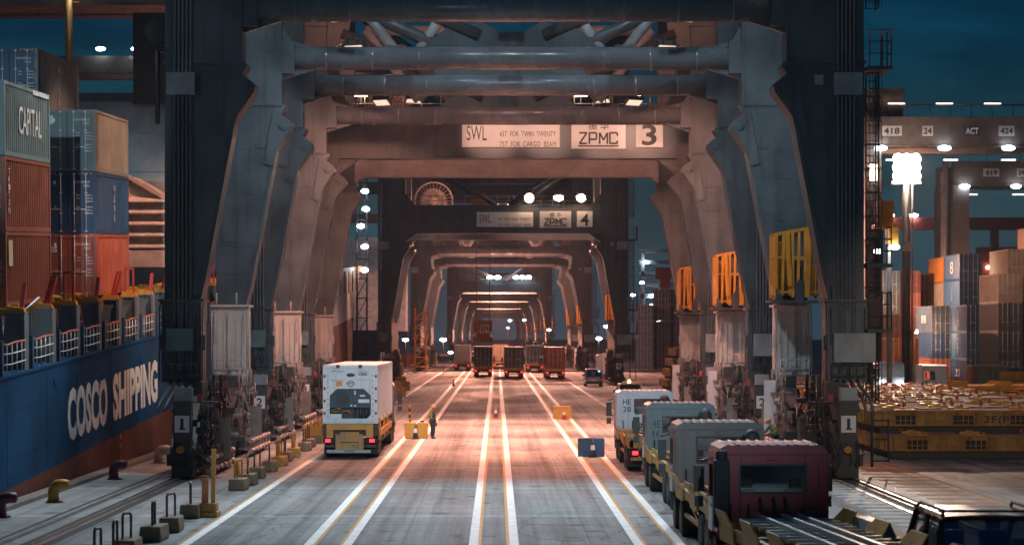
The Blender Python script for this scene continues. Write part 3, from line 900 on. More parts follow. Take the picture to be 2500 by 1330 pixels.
# lamps high on the ties aimed down at the carriages
for k, yl, ya in ((1, 13.4, -1.5), (2, -1.6, -12), (2, 13.4, -1.5), (2, 22.8, 13.5)):
    for s in (-1, 1):
        fixture(cr[k], (s*8.0, yl, 20.4), (s*12.3, ya, 1.5), 3200, WARM2, 62)
for s in (-1, 1): fixture(cr[2], (s*4, 1.9, 18.7), (-s*12.2, 15.3, 9.5), 5000, WARM2, 40)
r = cr[3]
for x in (-6, 6): fixture(r, (x, 1.9, 17.4), (x*1.6, 15, 7), 4500, WARM, 66)
for x in (-6, 6): fixture(r, (x, 1.9, 17.4), (x*0.9, 4, 0), 7000, WARM, 66)
for x, p in ((2.9, 1), (6.2, 0.6), (8.7, 0.9)):
    fixture(cr[4], (x, -0.5, 20.9), (x*0.5, -22, 0), 34000*p, WARM2, 90, True)
for x, q in ((2.9, 0.5), (6.2, 0.34), (8.7, 0.44)):  # glowing balls shape the wide round glare around the three lamps
    part('fb%.2f' % q, 'flood_lamp_glow', lambda mb: mb.ball((0,0,0), (q, 0.3, q), 16, 10), warmbig, cr[4], (x, -0.9, 20.75))
for x in (-6, 6): fixture(cr[4], (x, 1.8, 17.4), (x*1.7, 15, 7), 7000, WARM, 62)
fixture(cr[4], (-4.5, 2.0, 23.5), (-8.0, 7.2, 21.2), 1500, WARM, 70)
fixture(cr[4], (4.5, 2.0, 23.5), (7.0, 14.5, 22.0), 2500, WARM2, 90)
fixture(cr[4], (-13.9, -0.6, 31.5), (-42, 4.0, 44.0), 26000, WARM, 75)
fixture(cr[5], (-13.9, -0.6, 33.0), (-42, 4.0, 48.0), 26000, WARM, 75)
for x in (-6, 6): fixture(cr[5], (x, -0.6, 21.5), (x*0.8, -30, 0), 75000, WARM, 100)
for k in (5, 6):
    for x in (-5, 5): fixture(cr[k], (x, 1.9, 18.6), (x*1.4, 20, 2), 16000, WARM, 125)
for k in (7, 8, 9):
    fixture(cr[k], (0, 1.9, 17.3), (0, 30, 0), 90000, WARM, 130)
# lamps high on the cross beams washing the ties, braces and upper legs behind them
for k, yl, ya, col, p in ((1, 1.9, 15.2, (0.74, 0.9, 1.0), 1900), (1, 16.9, 25.8, (0.74, 0.9, 1.0), 1100), (2, 1.9, 15.2, WARM, 1800), (3, 1.9, 15.2, WARM, 2000)):
    for x in (-7, 0, 7): fixture(cr[k], (x, yl, 29.4), (x*1.05, ya, 19.3), p, col, 58)
    for s in (-1, 1):
        if yl < 2: fixture(cr[k], (s*10.5, yl, 29.4), (s*12.4, ya, 18.5), p*0.9, col, 56)
# two unseen light masts added behind the viewpoint to whiten the near lanes
for k, (x, l) in enumerate(((-10.6, 'left'), (10.6, 'right'))):
    t = thing('light_mast', 'unseen light mast added on the %s kerb behind the viewpoint' % l, 'lamp', (x, -32, 0))
    MB().tube((0,0,0),(0,0,24),0.3,14,0.18).box(-0.5,0.5,-0.5,0.5,0,0.5).box(-1.2,1.2,-0.1,0.1,23.2,23.4).build('pole', dark, t)
    fixture(t, (0, 0.3, 23.8), (-x*1.1, 125, 0), 75000, COOLC, 12)
    fixture(t, (0.6, 0.3, 24.6), ((-9.0, 122, 12.5) if k == 0 else (10.5, 124, 0.5)), (110000, 60000)[k], (COOLC, (1.0, 0.78, 0.6))[k], (6.2, 10)[k])
for x in (-1.0, 1.0, 6.0, 7.6, 9.2):
    part('beamlamp', 'beam_lamp', lambda mb: (mb.ball((0,0,0), (0.85, 0.35, 0.45), 12, 8)), cool, cr[7], (x-1.5, -0.8, 20.9))
# bulkhead lamps up the waterside stair of crane 4
for z in (21.6, 19.6, 17.7, 15.4, 12.8):
    part('bulk', 'stair_lamp', lambda mb: mb.ball((0,0,0), (0.42, 0.3, 0.26), 10, 6), cool, cr[4], (-15.6+0.35*math.sin(z), 0.3, z))
for x, z in ((-62.5, 50.1), (-57.0, 50.1), (-53.6, 50.1)):
    part('blamp', 'boom_lamp', lambda mb: mb.ball((0,0,0), (0.75, 0.4, 0.3), 10, 6), cool, cr[5], (x, 3.4, z))
for x in (-60.0, -48.5, -36.5):
    part('blamp2', 'boom_lamp', lambda mb: mb.ball((0,0,0), (0.75, 0.4, 0.3), 10, 6), warm, cr[4], (x, 3.4, 46.2))
part('stair', 'stair_tower', lambda mb: ([mb.tube((-16.4+1.1*i,0.5+1.2*j,3),(-16.4+1.1*i,0.5+1.2*j,30),0.06,5) for i in (0,1) for j in (0,1)],
     [mb.box(-16.5,-15.2,0.4,1.8,3+2.2*k,3.1+2.2*k) for k in range(12)], [mb.bar((-16.4,0.45,3.1+2.2*k),(-15.3,0.45,5.2+2.2*k),0.1) for k in range(12)]), dark, cr[4])
# ------------------------------------------------------------------ shipping containers
def corr(mb, L, H, x, sgn, y0=0.0):
    """corrugated side wall at x, from y0 to L"""
    per = 0.30; d = 0.045*sgn
    n = int((L-y0-0.3)/per)
    ys = []
    y = y0+0.15
    for k in range(n):
        ys += [(y, 0), (y+0.08, 0), (y+0.15, -d), (y+0.24, -d)]; y += (L-y0-0.3)/n
    ys.append((L-0.15, 0))
    v = []
    for yy, o in ys: v += [(x+o, yy, 0.16), (x+o, yy, H-0.12)]
    f = [(2*i, 2*i+2, 2*i+3, 2*i+1) for i in range(len(ys)-1)]
    mb.add(v, f)
def cont_body(L, H):
    def fn(mb):
        w = 1.219
        for s in (-1, 1):
            corr(mb, L, H, s*(w-0.02), s)
            mb.box(*sorted((s*w, s*(w-0.12))), 0, L, 0, 0.16); mb.box(*sorted((s*w, s*(w-0.08))), 0, L, H-0.12, H)
            for y in (0, L-0.16): mb.box(*sorted((s*(w+0.003), s*(w-0.14))), y-0.003, y+0.163, 0.002, H+0.004)
        mb.box(-w+0.08, w-0.08, 0.05, L-0.05, H-0.06, H-0.02)
        mb.box(-w+0.1, w-0.1, L-0.08, L-0.02, 0.1, H-0.05)
        mb.box(-w+0.1, w-0.1, 0.06, L-0.05, 0.08, 0.14)
    return fn
def door_fn(H, bars=True, marks=0):
    """two door leaves; material 0 paint, 1 bars, 2 white marks, 3 hazard yellow, 4 black"""
    def fn(mb):
        w = 1.219
        mb.box(-w+0.14, w-0.14, 0.0, 0.06, 0, 0.2); mb.box(-w+0.14, w-0.14, 0.0, 0.06, H-0.16, H)
        for s in (-1, 1):
            x0, x1 = sorted((s*0.012, s*(w-0.14)))
            mb.box(x0, x1, 0.03, 0.07, 0.2, H-0.16)
            for k in range(3 if marks else 5):
                z = 0.45 + k*(H-0.9)/(2.4 if marks else 4)
                mb.box(x0+0.05, x1-0.05, 0.012, 0.031, z-0.05, z+0.05) if marks != 2 else mb.box(x0+0.05, x1-0.05, 0.022, 0.031, z-0.02, z+0.02)
            for k in range(4): mb.box(*sorted((s*(w-0.19), s*(w-0.06))), -0.01, 0.03, 0.4+k*(H-0.8)/3, 0.5+k*(H-0.8)/3)
        if bars:
            mb.m = 1
            for s in (-1, 1):
                for q in (0.28, 0.78):
                    mb.tube((s*q,-0.01,0.06),(s*q,-0.01,H-0.04),0.02,6)
                    for z in (0.1, H*0.33, H*0.66, H-0.1): mb.box(s*q-0.05, s*q+0.05, -0.03, 0.03, z-0.03, z+0.03)
                    mb.box(*sorted((s*q, s*(q-0.3*(1 if q > .5 else -1)))), -0.04, -0.02, 1.0, 1.04)
        if marks:
            rnd = random.Random(3)
            mb.m = 2
            mb.text('CSNU 629843 8', 0.62, 0.1, T(0.62, -0.004 if not bars else 0.009, H-0.42))
            mb.text('45G1', 0.26, 0.1, T(0.8, 0.009, H-0.58))
            for k in range(2):
                for i in range(3):
                    mb.text('30480 KG', 0.32, 0.06, T(0.9, 0.009, H-0.98-0.13*i-0.5*k)); mb.text('MAX', 0.16, 0.06, T(0.46, 0.009, H-0.98-0.13*i-0.5*k)) if i < 2 else None
            mb.ball((-0.55,0.02,H-0.45), (0.06,0.02,0.09), 10, 6)
            mb.box(-1.0, -0.72, 0.005, 0.02, H-1.08, H-1.02)
            mb.m = 3
            mb.prism([(-0.62,H-1.62),(-0.4,H-1.62),(-0.51,H-1.4)], 0.0, 0.02)
        mb.m = 3
        for s in (-1, 1):
            for k in range(4): mb.box(s*(1.0-0.16*k)-0.05, s*(1.0-0.16*k)+0.03, -0.004, 0.0, H-0.1, H-0.02)
    return fn
_cm = {}
def paint(name, rgb, d=None):
    return mat('container_'+name, rgb, 0.5, var=0.25, scale=1.0, dirt=d or RUST, amt=0.35, streak=True)
stencil = mat('stencil_white', (0.9, 0.9, 0.88), 0.5, var=0.05)
P = dict(
    slate=paint('slate', (0.075, 0.105, 0.135)), navy=paint('navy', (0.022, 0.065, 0.14)), blue=paint('blue', (0.03, 0.10, 0.19)),
    green=paint('grey_green', (0.14, 0.19, 0.19)), brown=paint('brown', (0.24, 0.065, 0.035)), red=paint('red_brown', (0.36, 0.09, 0.05)),
    maroon=paint('maroon', (0.19, 0.045, 0.035)), orange=paint('orange', (0.55, 0.17, 0.02)), cream=paint('cream', (0.34, 0.25, 0.18)),
    pink=paint('pale_red', (0.34, 0.14, 0.10)), grey=paint('grey', (0.19, 0.175, 0.17)), white=paint('white', (0.5, 0.46, 0.43)),
    dgrey=paint('dark_grey', (0.07, 0.07, 0.075)), olive=paint('olive_grey', (0.20, 0.20, 0.16)))
lockm = mat('locking_bar_steel', (0.58, 0.60, 0.60), 0.45, metal=0.1, dirt=RUST, amt=0.3)
def sideletters(root, s, rgb_m, L, H, size, side=1, vertical=False, yc=None, z=None):
    mb = MB()
    M = T(side*1.224, yc if yc is not None else L/2, z or H*0.55, rz=R(90)*side)
    if vertical:
        n = len(s)
        for i, c in enumerate(s):
            if c != ' ': mb.text(c, size*0.85, size*0.8, T(side*1.224, yc if yc is not None else L/2, (z or H/2)+(n/2-i-0.5)*size, rz=R(90)*side), depth=0.01)
    else:
        mb.text(s, size[0], size[1], M, depth=0.01)
    return mb.build('lettering', rgb_m, root)
def container(label, colour, loc, L=6.06, H=2.59, marks=0, rx=0, rz=0, group=None):
    root = thing('shipping_container', label, 'container', loc, rz, group, rx)
    k = 'c%.2f_%.2f' % (L, H)
    for nm, key, fn in (('body', k, cont_body(L, H)), ('door_end', 'd%.2f_%d' % (H, marks), door_fn(H, True, marks))):
        o = part(key, nm, fn, [P['grey'], lockm, stencil, yellow, ink] if nm == 'door_end' else [P['grey']], root)
        o.material_slots[0].link = 'OBJECT'; o.material_slots[0].material = P[colour]
    return root

# ------------------------------------------------------------------ the container ship alongside
PITCH = 0.0438
SX, SY = -16.0, 65.0
ship = thing('container_ship', 'blue and red container ship moored along the left side of the quay', 'ship', (SX, SY, 0), rx=PITCH)
SHM = Matrix.Translation((SX, SY, 0)) @ Matrix.Rotation(PITCH, 4, 'X')
hullb = mat('hull_blue', (0.010, 0.066, 0.155), 0.75, var=0.4, scale=0.35, dirt=(0.035, 0.05, 0.08), amt=0.5, streak=True, bump=0.25, spec=0.1)
hullr = mat('hull_red', (0.17, 0.062, 0.045), 0.8, var=0.35, scale=0.4, dirt=(0.06, 0.035, 0.03), amt=0.7, streak=True, bump=0.4, spec=0.15)
hullg = mat('hull_pale', (0.36, 0.33, 0.32), 0.5, var=0.25, scale=0.4, dirt=(0.22, 0.12, 0.09), amt=0.6, streak=True)
mb = MB(); mb.prism([(-40,0.36),(118,0.36),(118,4.1),(-40,4.1)], 0, -32, 'x')
mb.box(-0.02, 0.03, -40, 118, 4.0, 4.1)
for k in range(26): mb.box(0.0, 0.008, -40+6*k, -39.94+6*k, 0.4, 4.0)
for z in (1.3, 2.9): mb.box(0.0, 0.006, -40, 118, z, z+0.03)
for y, z0 in ((13.2,3.2),(18.0,2.9),(27.0,3.1),(9.1,3.3)): mb.box(0.0, 0.03, y, y+0.4, z0, z0+0.25)
hull = mb.build('hull', hullb, ship)
mb = MB(); mb.prism([(-40,-12),(150,-12),(161,-3.9),(164,0.36),(-40,0.36)], 0.004, -32, 'x')
mb.box(0.0, 0.02, -40, 160, -1.3, -1.24)
mb.build('boot_topping', hullr, ship)
mb = MB(); mb.prism([(118,0.36),(164,0.36),(175,5.6),(118,5.6)], 0.0, -32, 'x')
for k in range(9): mb.box(0, 0.1, 120+6*k, 120.2+6*k, 3.2, 5.6)
mb.build('stern_plating', hullg, ship)
mb = MB(); mb.box(-0.4, 0.1, 118, 176, 5.62, 5.95); mb.build('stern_rail', yellow, ship)
# name on the side
lt = mat('hull_lettering', (0.92, 0.89, 0.84), 0.7, dirt=(0.3, 0.25, 0.22), amt=0.4)
mb = MB()
def hull_text(mb, s, y0, y1, z, h):
    mb.text(s, y1-y0, h, T(0.012, (y0+y1)/2, z, rz=R(90)), depth=0.004, bold=0.045)
hull_text(mb, 'COSCO', 11.4, 19.2, 2.0, 2.0)
mb.build('lettering', lt, hull)
mb = MB()
hull_text(mb, 'SHIPPING', 20.4, 31.6, 2.0, 2.0)
mb.build('lettering', lt, hull)
# draught marks
mb = MB()
for k in range(5): mb.text(str(8-k), 0.16, 0.2, T(0.03, 22.0, 0.25-0.42*k, rz=R(90)), depth=0.004)
mb.build('lettering', lt, hull)
deckm = mat('deck_grey_blue', (0.15, 0.18, 0.20), 0.5, dirt=RUST, amt=0.3, streak=True)
deckd = mat('deck_blue', (0.02, 0.075, 0.15), 0.45, dirt=RUST, amt=0.3)
railo = mat('rail_orange', (0.60, 0.17, 0.10), 0.5)
mb = MB(); mb.box(-30, -3.0, -40, 112, 4.1, 6.0); mb.build('hatch_coaming', mat('coaming', (0.07, 0.10, 0.13), 0.6, dirt=RUST), ship)
rnd = random.Random(21)
bys = [-3.4+4.35*k for k in range(24)]
for i, y in enumerate(bys):
    part('shbr', 'lashing_bracket', lambda mb: (mb.prism([(-0.12,4.1),(-1.05,4.1),(-0.78,6.0),(-0.18,6.0)], 0, 0.14),
         mb.box(-0.2,-0.1,-0.25,0.4,4.1,6.0), mb.box(-0.85,-0.1,-0.1,0.35,6.0,6.05), mb.prism([(-0.9,4.1),(-1.8,4.1),(-1.5,5.9),(-1.0,5.9)], 0.3, 0.44)), deckm, ship, (0, y, 0))
    part('shpost', 'deck_post', lambda mb: mb.box(-0.12, 0.0, 0.5, 0.72, 4.1, 5.25), deckd, ship, (0, y, 0))
    def rail_fn(mb):
        mb.m = 0
        mb.pipe([(-0.06,0.75,5.12),(-0.06,1.6,5.08),(-0.06,2.6,5.13),(-0.06,4.1,5.12)], 0.035, 5)
        mb.m = 1
        for z in (4.45, 4.8): mb.pipe([(-0.06,0.75,z),(-0.06,2.0,z-0.03),(-0.06,4.1,z)], 0.022, 5)
        for yy in (1.4, 2.1, 2.8, 3.5): mb.tube((-0.06,yy,4.1),(-0.06,yy,5.1),0.018,4)
    part('shrail', 'deck_railing', rail_fn, [railo, mat('rail_white', (0.6, 0.62, 0.62), 0.5)], ship, (0, y, 0))
    def rods(mb, v=i % 3):
        if v == 0:
            mb.bar((-0.35,0.1,6.0),(-0.1,0.5,7.2),0.09); mb.bar((-0.5,0.1,6.0),(-0.25,0.5,7.2),0.09); mb.bar((-0.1,0.5,7.2),(-0.25,0.5,7.2),0.1)
        elif v == 1:
            mb.bar((-0.3,0.1,6.0),(-0.3,0.1,7.3),0.08); mb.bar((-0.65,0.1,6.0),(-0.65,0.1,7.3),0.08); mb.bar((-0.3,0.1,7.3),(-0.65,0.1,7.3),0.1)
        else:
            mb.bar((-0.3,0.1,6.0),(-0.3,0.75,7.0),0.14)
    part('shrod%d' % (i % 3), 'lashing_rod', rods, redp, ship, (0, y, 0))
    def yel(mb, v=i % 2):
        mb.box(-2.6,-0.75,0.5,0.75,5.9,6.15); mb.box(-2.7,-1.2,2.3,2.55,6.0,6.3)
        mb.prism([(-0.15,6.05),(-0.85,6.05),(-0.8,6.28),(-0.2,6.2)], 0.02, 0.3)
        for k in range(3): mb.box(-1.6+0.35*k,-1.35+0.35*k,1.2+0.5*v,1.6+0.5*v,6.0,6.3)
        mb.prism([(0.9,5.2),(1.25,5.2),(1.7,6.1),(1.3,6.1)], -1.1, -0.95, 'x')
        mb.ball((-1.7,3.2,6.25),(0.3,0.5,0.12),10,6)
        mb.bar((-0.9,0.9,6.1),(-2.2,3.6,6.25),0.1)
    part('shyel%d' % (i % 2), 'container_pedestal', yel, yellow, ship, (0, y, 0))
mb = MB()
for k in range(60):
    y = rnd.uniform(-8, 60); x = rnd.uniform(-2.4, -1.3); z = rnd.uniform(4.1, 5.2)
    q = rnd.random()
    if q < .4: mb.box(x-.2, x+.2, y-.15, y+.15, 4.1, z+.3)
    elif q < .7: mb.tube((x,y,4.1),(x,y,z+.6),rnd.uniform(.05,.14),8)
    else: mb.pipe([(x,y,z),(x+.3,y+.6,z-.3),(x+.2,y+1.2,z+.2)],0.06,6)
mb.build('deck_fittings', dark, ship)
mb = MB(); mb.torus((-1.2, 16.6, 5.35), 0.62, 0.05, 'y', 24, 6); mb.torus((-1.2, 17.1, 5.35), 0.62, 0.05, 'y', 24, 6)
for k in range(8):
    a = k*math.pi/4; mb.tube((-1.2,16.6,5.35),(-1.2+.62*math.cos(a),16.6,5.35+.62*math.sin(a)),0.03,5)
mb.build('hose_reel', redp, ship)
mb = MB(); mb.ball((-0.9, 7.3, 5.5), (0.1, 0.1, 0.2), 10, 6); mb.build('deck_lamp', cool, ship)
mb = MB(); mb.tube((-0.95,7.2,5.75),(-0.3,8.2,6.5),0.03,6); mb.build('lamp_arm', white, ship)
# white house block and the louvred vent behind the boxes
hs = mat('deckhouse_grey', (0.24, 0.28, 0.29), 0.5, dirt=(0.14, 0.15, 0.15), amt=0.4, streak=True)
mb = MB(); mb.box(-9, -2.0, 48, 58, 6.0, 16.2)
for k in range(4): mb.box(-9, -1.95, 47.93, 48, 8.2+2.1*k, 8.3+2.1*k)
mb.build('deckhouse', hs, ship)
mb = MB(); mb.box(-3.85, -2.05, 47.6, 55, 16.2, 21.0); mb.box(-3.9, -2.0, 47.5, 55, 16.1, 16.25)
mb.build('deckhouse', mat('deckhouse_dark', (0.05, 0.04, 0.042), 0.6), ship)
lv = mat('vent_cream', (0.50, 0.34, 0.26), 0.55, dirt=RUST, amt=0.4)
mb = MB()
mb.prism([(-3.5,8.0),(-1.2,8.0),(-1.2,10.6),(-3.5,12.0)], 43.6, 47.9)
mb.box(-3.6, -3.4, 43.3, 43.6, 7.8, 12.0); mb.box(-1.3, -1.1, 43.3, 43.6, 7.8, 10.7); mb.box(-3.5, -1.2, 43.3, 43.6, 7.2, 8.1)
for k in range(5): mb.prism([(43.25,8.2+.6*k),(43.6,8.45+.6*k),(43.6,8.5+.6*k),(43.25,8.27+.6*k)], -3.4, -1.3, 'x')
mb.bar((-3.5,43.45,12.0),(-1.2,43.45,10.65),0.2)
mb.build('engine_vent', lv, ship)
# mast with lamps
mm = mat('mast_orange', (0.62, 0.28, 0.05), 0.5)
mb = MB(); mb.tube((-12.0,70,5),(-12.0,70,26.6),0.24,12)
for z in (24.2, 25.9): mb.tube((-12.7,70,z),(-11.3,70,z),0.04,6)
mb.box(-12.45,-12.25,69.8,70.2,25.2,26.1); mb.tube((-12,70,26.6),(-12,70,27.0),0.07,8)
mb.build('signal_mast', mm, ship)
mb = MB(); mb.ball((-11.55,69.6,25.0),(0.32,0.2,0.14),10,6); mb.build('mast_lamp', cool, ship)

def on_ship(lx, ly, lz): return SHM @ Vector((lx, ly, lz))
TN = ('bottom', 'middle', 'top')
let = mat('container_lettering', (0.62, 0.60, 0.58), 0.5, dirt=(0.25, 0.25, 0.25), amt=0.6)
def sc(label, colour, lx, ly, lz, L=7.2, marks=1):
    return container(label, colour, on_ship(lx, ly, lz), L, 2.59, marks, rx=PITCH, group='containers stacked on the ship')
BZ = 6.22
a = []
for k, (c, l) in enumerate((('brown', 'red brown ship container with a small sticker, lowest of the leftmost stack'),
        ('brown', 'ribbed brown ship container with upright white lettering, middle of the leftmost stack'),
        ('green', 'grey green ship container with worn white letters, top of the leftmost stack'))):
    a.append(sc(l, c, -2.25, 6.4, BZ+2.62*k))
sideletters(a[2], 'CAPITAL', let, 7.2, 2.59, (3.6, 1.0), yc=3.9, z=1.35)
sideletters(a[1], 'TRITON', let, 7.2, 2.59, 0.27, vertical=True, yc=0.55, z=1.4)
mb = MB(); mb.box(1.222, 1.23, 0.4, 1.0, 1.4, 2.3); mb.build('sticker', mat('sticker', (0.5, 0.42, 0.25), 0.5), a[0])
mb = MB(); mb.m = 1; mb.box(1.222, 1.23, 4.35, 7.0, 2.39, 2.57); mb.m = 0
for k in range(12): mb.box(1.228, 1.236, 4.4+0.22*k, 4.52+0.22*k, 2.4, 2.56)
mb.build('edge_marking', [signw, P['green']], a[2])
b = []
for k, (c, l) in enumerate((('red', 'red brown ship container with four locking bars, bottom of the stack by the vent'),
        ('navy', 'dark blue ship container with a yellow triangle on its doors, middle of its stack'),
        ('green', 'rusty grey green ship container with a white placard on its doors'))):
    b.append(sc(l, c, -2.12, 21.9, BZ+0.0+2.62*k, L=7.6, marks=1 if k else 2))
sideletters(b[1], '中远海运', let, 7.6, 2.59, 0.42, vertical=True, yc=4.0, z=1.35)
sideletters(b[0], 'UES', let, 7.6, 2.59, (0.01, 0.01), yc=4) if False else None
mb = MB(); mb.text('UES', 0.6, 0.24, T(-0.75, -0.012, 1.95), bold=0.03); mb.build('lettering', signw, b[0])
mb = MB(); mb.torus((-0.95,0.0,2.15),0.13,0.02,'y',16,5); mb.text('COSCO', 0.36, 0.08, T(-0.95,-0.012,2.15)); mb.build('emblem', signw, b[1])
mb = MB(); mb.box(-0.95,-0.58,-0.004,0.02,1.98,2.34); mb.build('placard', signw, b[2])
rustm = paint('rusty_green', (0.24, 0.20, 0.165), (0.22, 0.08, 0.03))
b[2].children[0].material_slots[0].material = rustm
c4 = sc('dark blue ship container with grey sides on the highest tier, behind the others', 'navy', -4.65, 22.4, BZ+2.62*3, L=8.5)
c4.children[0].material_slots[0].material = P['grey']
sideletters(c4, '中远海运', let, 8.5, 2.59, 0.45, vertical=True, yc=4.2, z=1.3)
for k, c in enumerate(('maroon', 'slate', 'blue')):
    sc('%s ship container behind the rusty green one, %s of the inboard stack' % ({'maroon':'maroon','slate':'slate grey','blue':'blue'}[c], TN[k]), c, -4.65, 22.4, BZ+2.62*k, L=8.5)
sc('ribbed brown ship container inboard of the leftmost stack, at its top', 'brown', -4.8, 6.4, BZ+5.24)
# a second ship farther along the quay
ship2 = thing('container_ship', 'distant blue and red ship lying beyond the crane marked 4', 'ship', (-16.2, 285, 0))
mb = MB(); mb.box(-30, 0, 0, 160, 2.2, 6.2); mb.build('hull', hullb, ship2)
mb = MB(); mb.box(-30, 0.004, -1, 160, -6, 2.2); mb.build('boot_topping', hullr, ship2)
mb = MB(); mb.box(-24, -0.3, 84, 94, 6.2, 20); mb.box(-24, 0.4, 82, 92, 20, 23)
for k in range(5): mb.box(-24, -0.2, 83.8, 84, 8+2.6*k, 8.2+2.6*k)
mb.build('deckhouse', mat('deckhouse_white', (0.7, 0.66, 0.62), 0.5, dirt=(0.4,0.3,0.25), amt=0.5, streak=True), ship2)
for k, (x, z) in enumerate(((-1.2, 7.4), (-3.0, 13.0), (-0.6, 17.0))):
    mb = MB(); mb.ball((x, 60, z), (0.8, 0.4, 0.3), 10, 6); mb.build('deck_lamp', cool, ship2)
# ------------------------------------------------------------------ yard trucks
cabw = mat('cab_white', (0.58, 0.60, 0.62), 0.35, dirt=(0.28, 0.26, 0.25), amt=0.5, streak=True, var=0.1)
cabg = mat('cab_grey', (0.10, 0.12, 0.13), 0.4, dirt=(0.14, 0.12, 0.11), amt=0.5, streak=True, var=0.15)
cabp = mat('cab_pinkish_grey', (0.13, 0.095, 0.09), 0.45, dirt=(0.14, 0.11, 0.10), amt=0.6, streak=True, var=0.15)
cabm = mat('cab_maroon', (0.23, 0.011, 0.022), 0.4, dirt=(0.07, 0.03, 0.03), amt=0.4, streak=True, var=0.2)
cabin = mat('cab_interior', (0.05, 0.05, 0.055), 0.7)
wglass = glass('window_glass', (0.82, 0.86, 0.87), 0.14)
chas = mat('chassis_dark', (0.04, 0.038, 0.036), 0.6, dirt=RUST, amt=0.5)
hornm = mat('horn_yellow', (0.58, 0.27, 0.03), 0.5, dirt=RUST, amt=0.55, var=0.3)
trailm = mat('trailer_ochre', (0.44, 0.25, 0.08), 0.55, dirt=RUST, amt=0.65, streak=True)
railw = mat('worn_rail_steel', (0.62, 0.62, 0.62), 0.35, metal=0.3, dirt=RUST, amt=0.4)

def slab_with_hole(mb, x0, x1, z0, z1, hx0, hx1, hz0, hz1, y0, y1):
    mb.box(x0, hx0, y0, y1, z0, z1); mb.box(hx1, x1, y0, y1, z0, z1)
    mb.box(hx0, hx1, y0, y1, z0, hz0); mb.box(hx0, hx1, y0, y1, hz1, z1)
def cab_shell(win):
    wx0, wx1, wz0, wz1 = win
    def fn(mb):
        W = 1.24
        slab_with_hole(mb, -W, W, 1.15, 2.86, wx0, wx1, wz0, wz1, 0.0, 0.08)
        slab_with_hole(mb, -W, W, 0.75, 2.86, -W+0.12, W-0.12, 1.75, 2.6, 1.95, 2.05)
        for s in (-1, 1):
            x0, x1 = sorted((s*W, s*(W-0.07)))
            mb.box(x0, x1, 0.08, 1.95, 1.0, 1.8); mb.box(x0, x1, 0.08, 1.95, 2.55, 2.86)
            mb.box(x0, x1, 0.08, 0.9, 1.8, 2.55); mb.box(x0, x1, 1.82, 1.95, 1.8, 2.55)
            mb.box(*sorted((s*(W-0.22), s*(W-0.05))), -0.03, 0.0, 1.3, 2.7)
        mb.prism([(-W,2.86),(-W+0.05,2.98),(-W+0.2,3.06),(W-0.2,3.06),(W-0.05,2.98),(W,2.86)], -0.02, 2.02)
        for k in range(10): mb.tube((-W+0.25+0.22*k,-0.03,3.05),(-W+0.25+0.22*k,2.0,3.05),0.035,6)
        mb.box(-W, W, 0.1, 1.95, 1.0, 1.1)
        mb.box(-W, W, -0.03, 0.0, 2.84, 2.88)
        # pressed seams, grab rails, brackets and small lamps on the back wall
        for x in (-0.75, 0.75): mb.box(x-0.02, x+0.02, -0.015, 0, 1.2, wz0-0.08)
        mb.box(-W+0.1, W-0.1, -0.014, 0, 1.62, 1.66); mb.box(-W+0.1, W-0.1, -0.014, 0, 1.3, 1.33)
        for s in (-1, 1): mb.box(s*1.08-0.012, s*1.08+0.012, -0.014, 0, 1.2, 2.8)
        mb.box(-0.12, 0.12, -0.06, 0, 2.72, 2.79)
        for x in (-0.95, 0.9): mb.box(x-0.05, x+0.05, -0.07, 0, 1.42, 1.56)
    return fn
def cab_dark(win):
    wx0, wx1, wz0, wz1 = win
    def fn(mb):
        mb.m = 0
        mb.box(wx0-0.05, wx1+0.05, -0.012, 0.0, wz0-0.05, wz0); mb.box(wx0-0.05, wx1+0.05, -0.012, 0, wz1, wz1+0.05)
        mb.box(wx0-0.05, wx0, -0.012, 0, wz0, wz1); mb.box(wx1, wx1+0.05, -0.012, 0, wz0, wz1)
        # seats, wheel, mirrors
        for x in (-0.55, 0.55):
            mb.box(x-0.25, x+0.25, 0.35, 0.5, 1.2, 2.05); mb.box(x-0.13, x+0.13, 0.36, 0.46, 2.08, 2.28)
        mb.box(-1.1, 1.1, 1.5, 1.9, 1.2, 1.75)
        for s in (-1, 1):
            mb.tube((s*1.25,1.8,2.65),(s*1.5,1.75,2.6),0.025,5); mb.tube((s*1.25,1.8,1.9),(s*1.5,1.75,1.95),0.025,5)
            mb.box(*sorted((s*1.36, s*1.6)), 1.7, 1.78, 1.9, 2.5)
            mb.box(*sorted((s*1.38, s*1.58)), 1.7, 1.77, 1.55, 1.8)
        # engine, fifth wheel, air lines behind the cab
        mb.box(-0.45, 0.45, -0.6, 0.0, 0.9, 1.35)
        mb.box(-0.9, 0.9, -0.25, 0.05, 0.85, 1.1)
        for x in (-0.3, 0.0, 0.25): mb.pipe([(x,-0.05,1.9),(x+0.05,-0.35,1.4),(x-0.1,-0.7,1.2),(x,-1.0,1.4)], 0.03, 6)
        if win != WINS['m']: mb.tube((0.85,-0.3,1.0),(0.85,-0.3,2.6),0.2,16); mb.ball((0.85,-0.3,2.6),(0.24,0.24,0.3),16,8)
        mb.box(0.62, 1.0, -0.5, -0.2, 1.2, 1.7)
        for x in (-0.95, -0.55): mb.pipe([(x,-0.05,1.75),(x,-0.14,1.7),(x,-0.14,1.15),(x,-0.05,1.1)], 0.02, 5)
        mb.tube((-0.62,-0.3,1.1),(-0.1,-0.3,1.1),0.16,12)
        for k in range(4): mb.torus((-0.2+0.13*k,-0.22,1.55), 0.09, 0.018, 'y', 12, 5)
    return fn
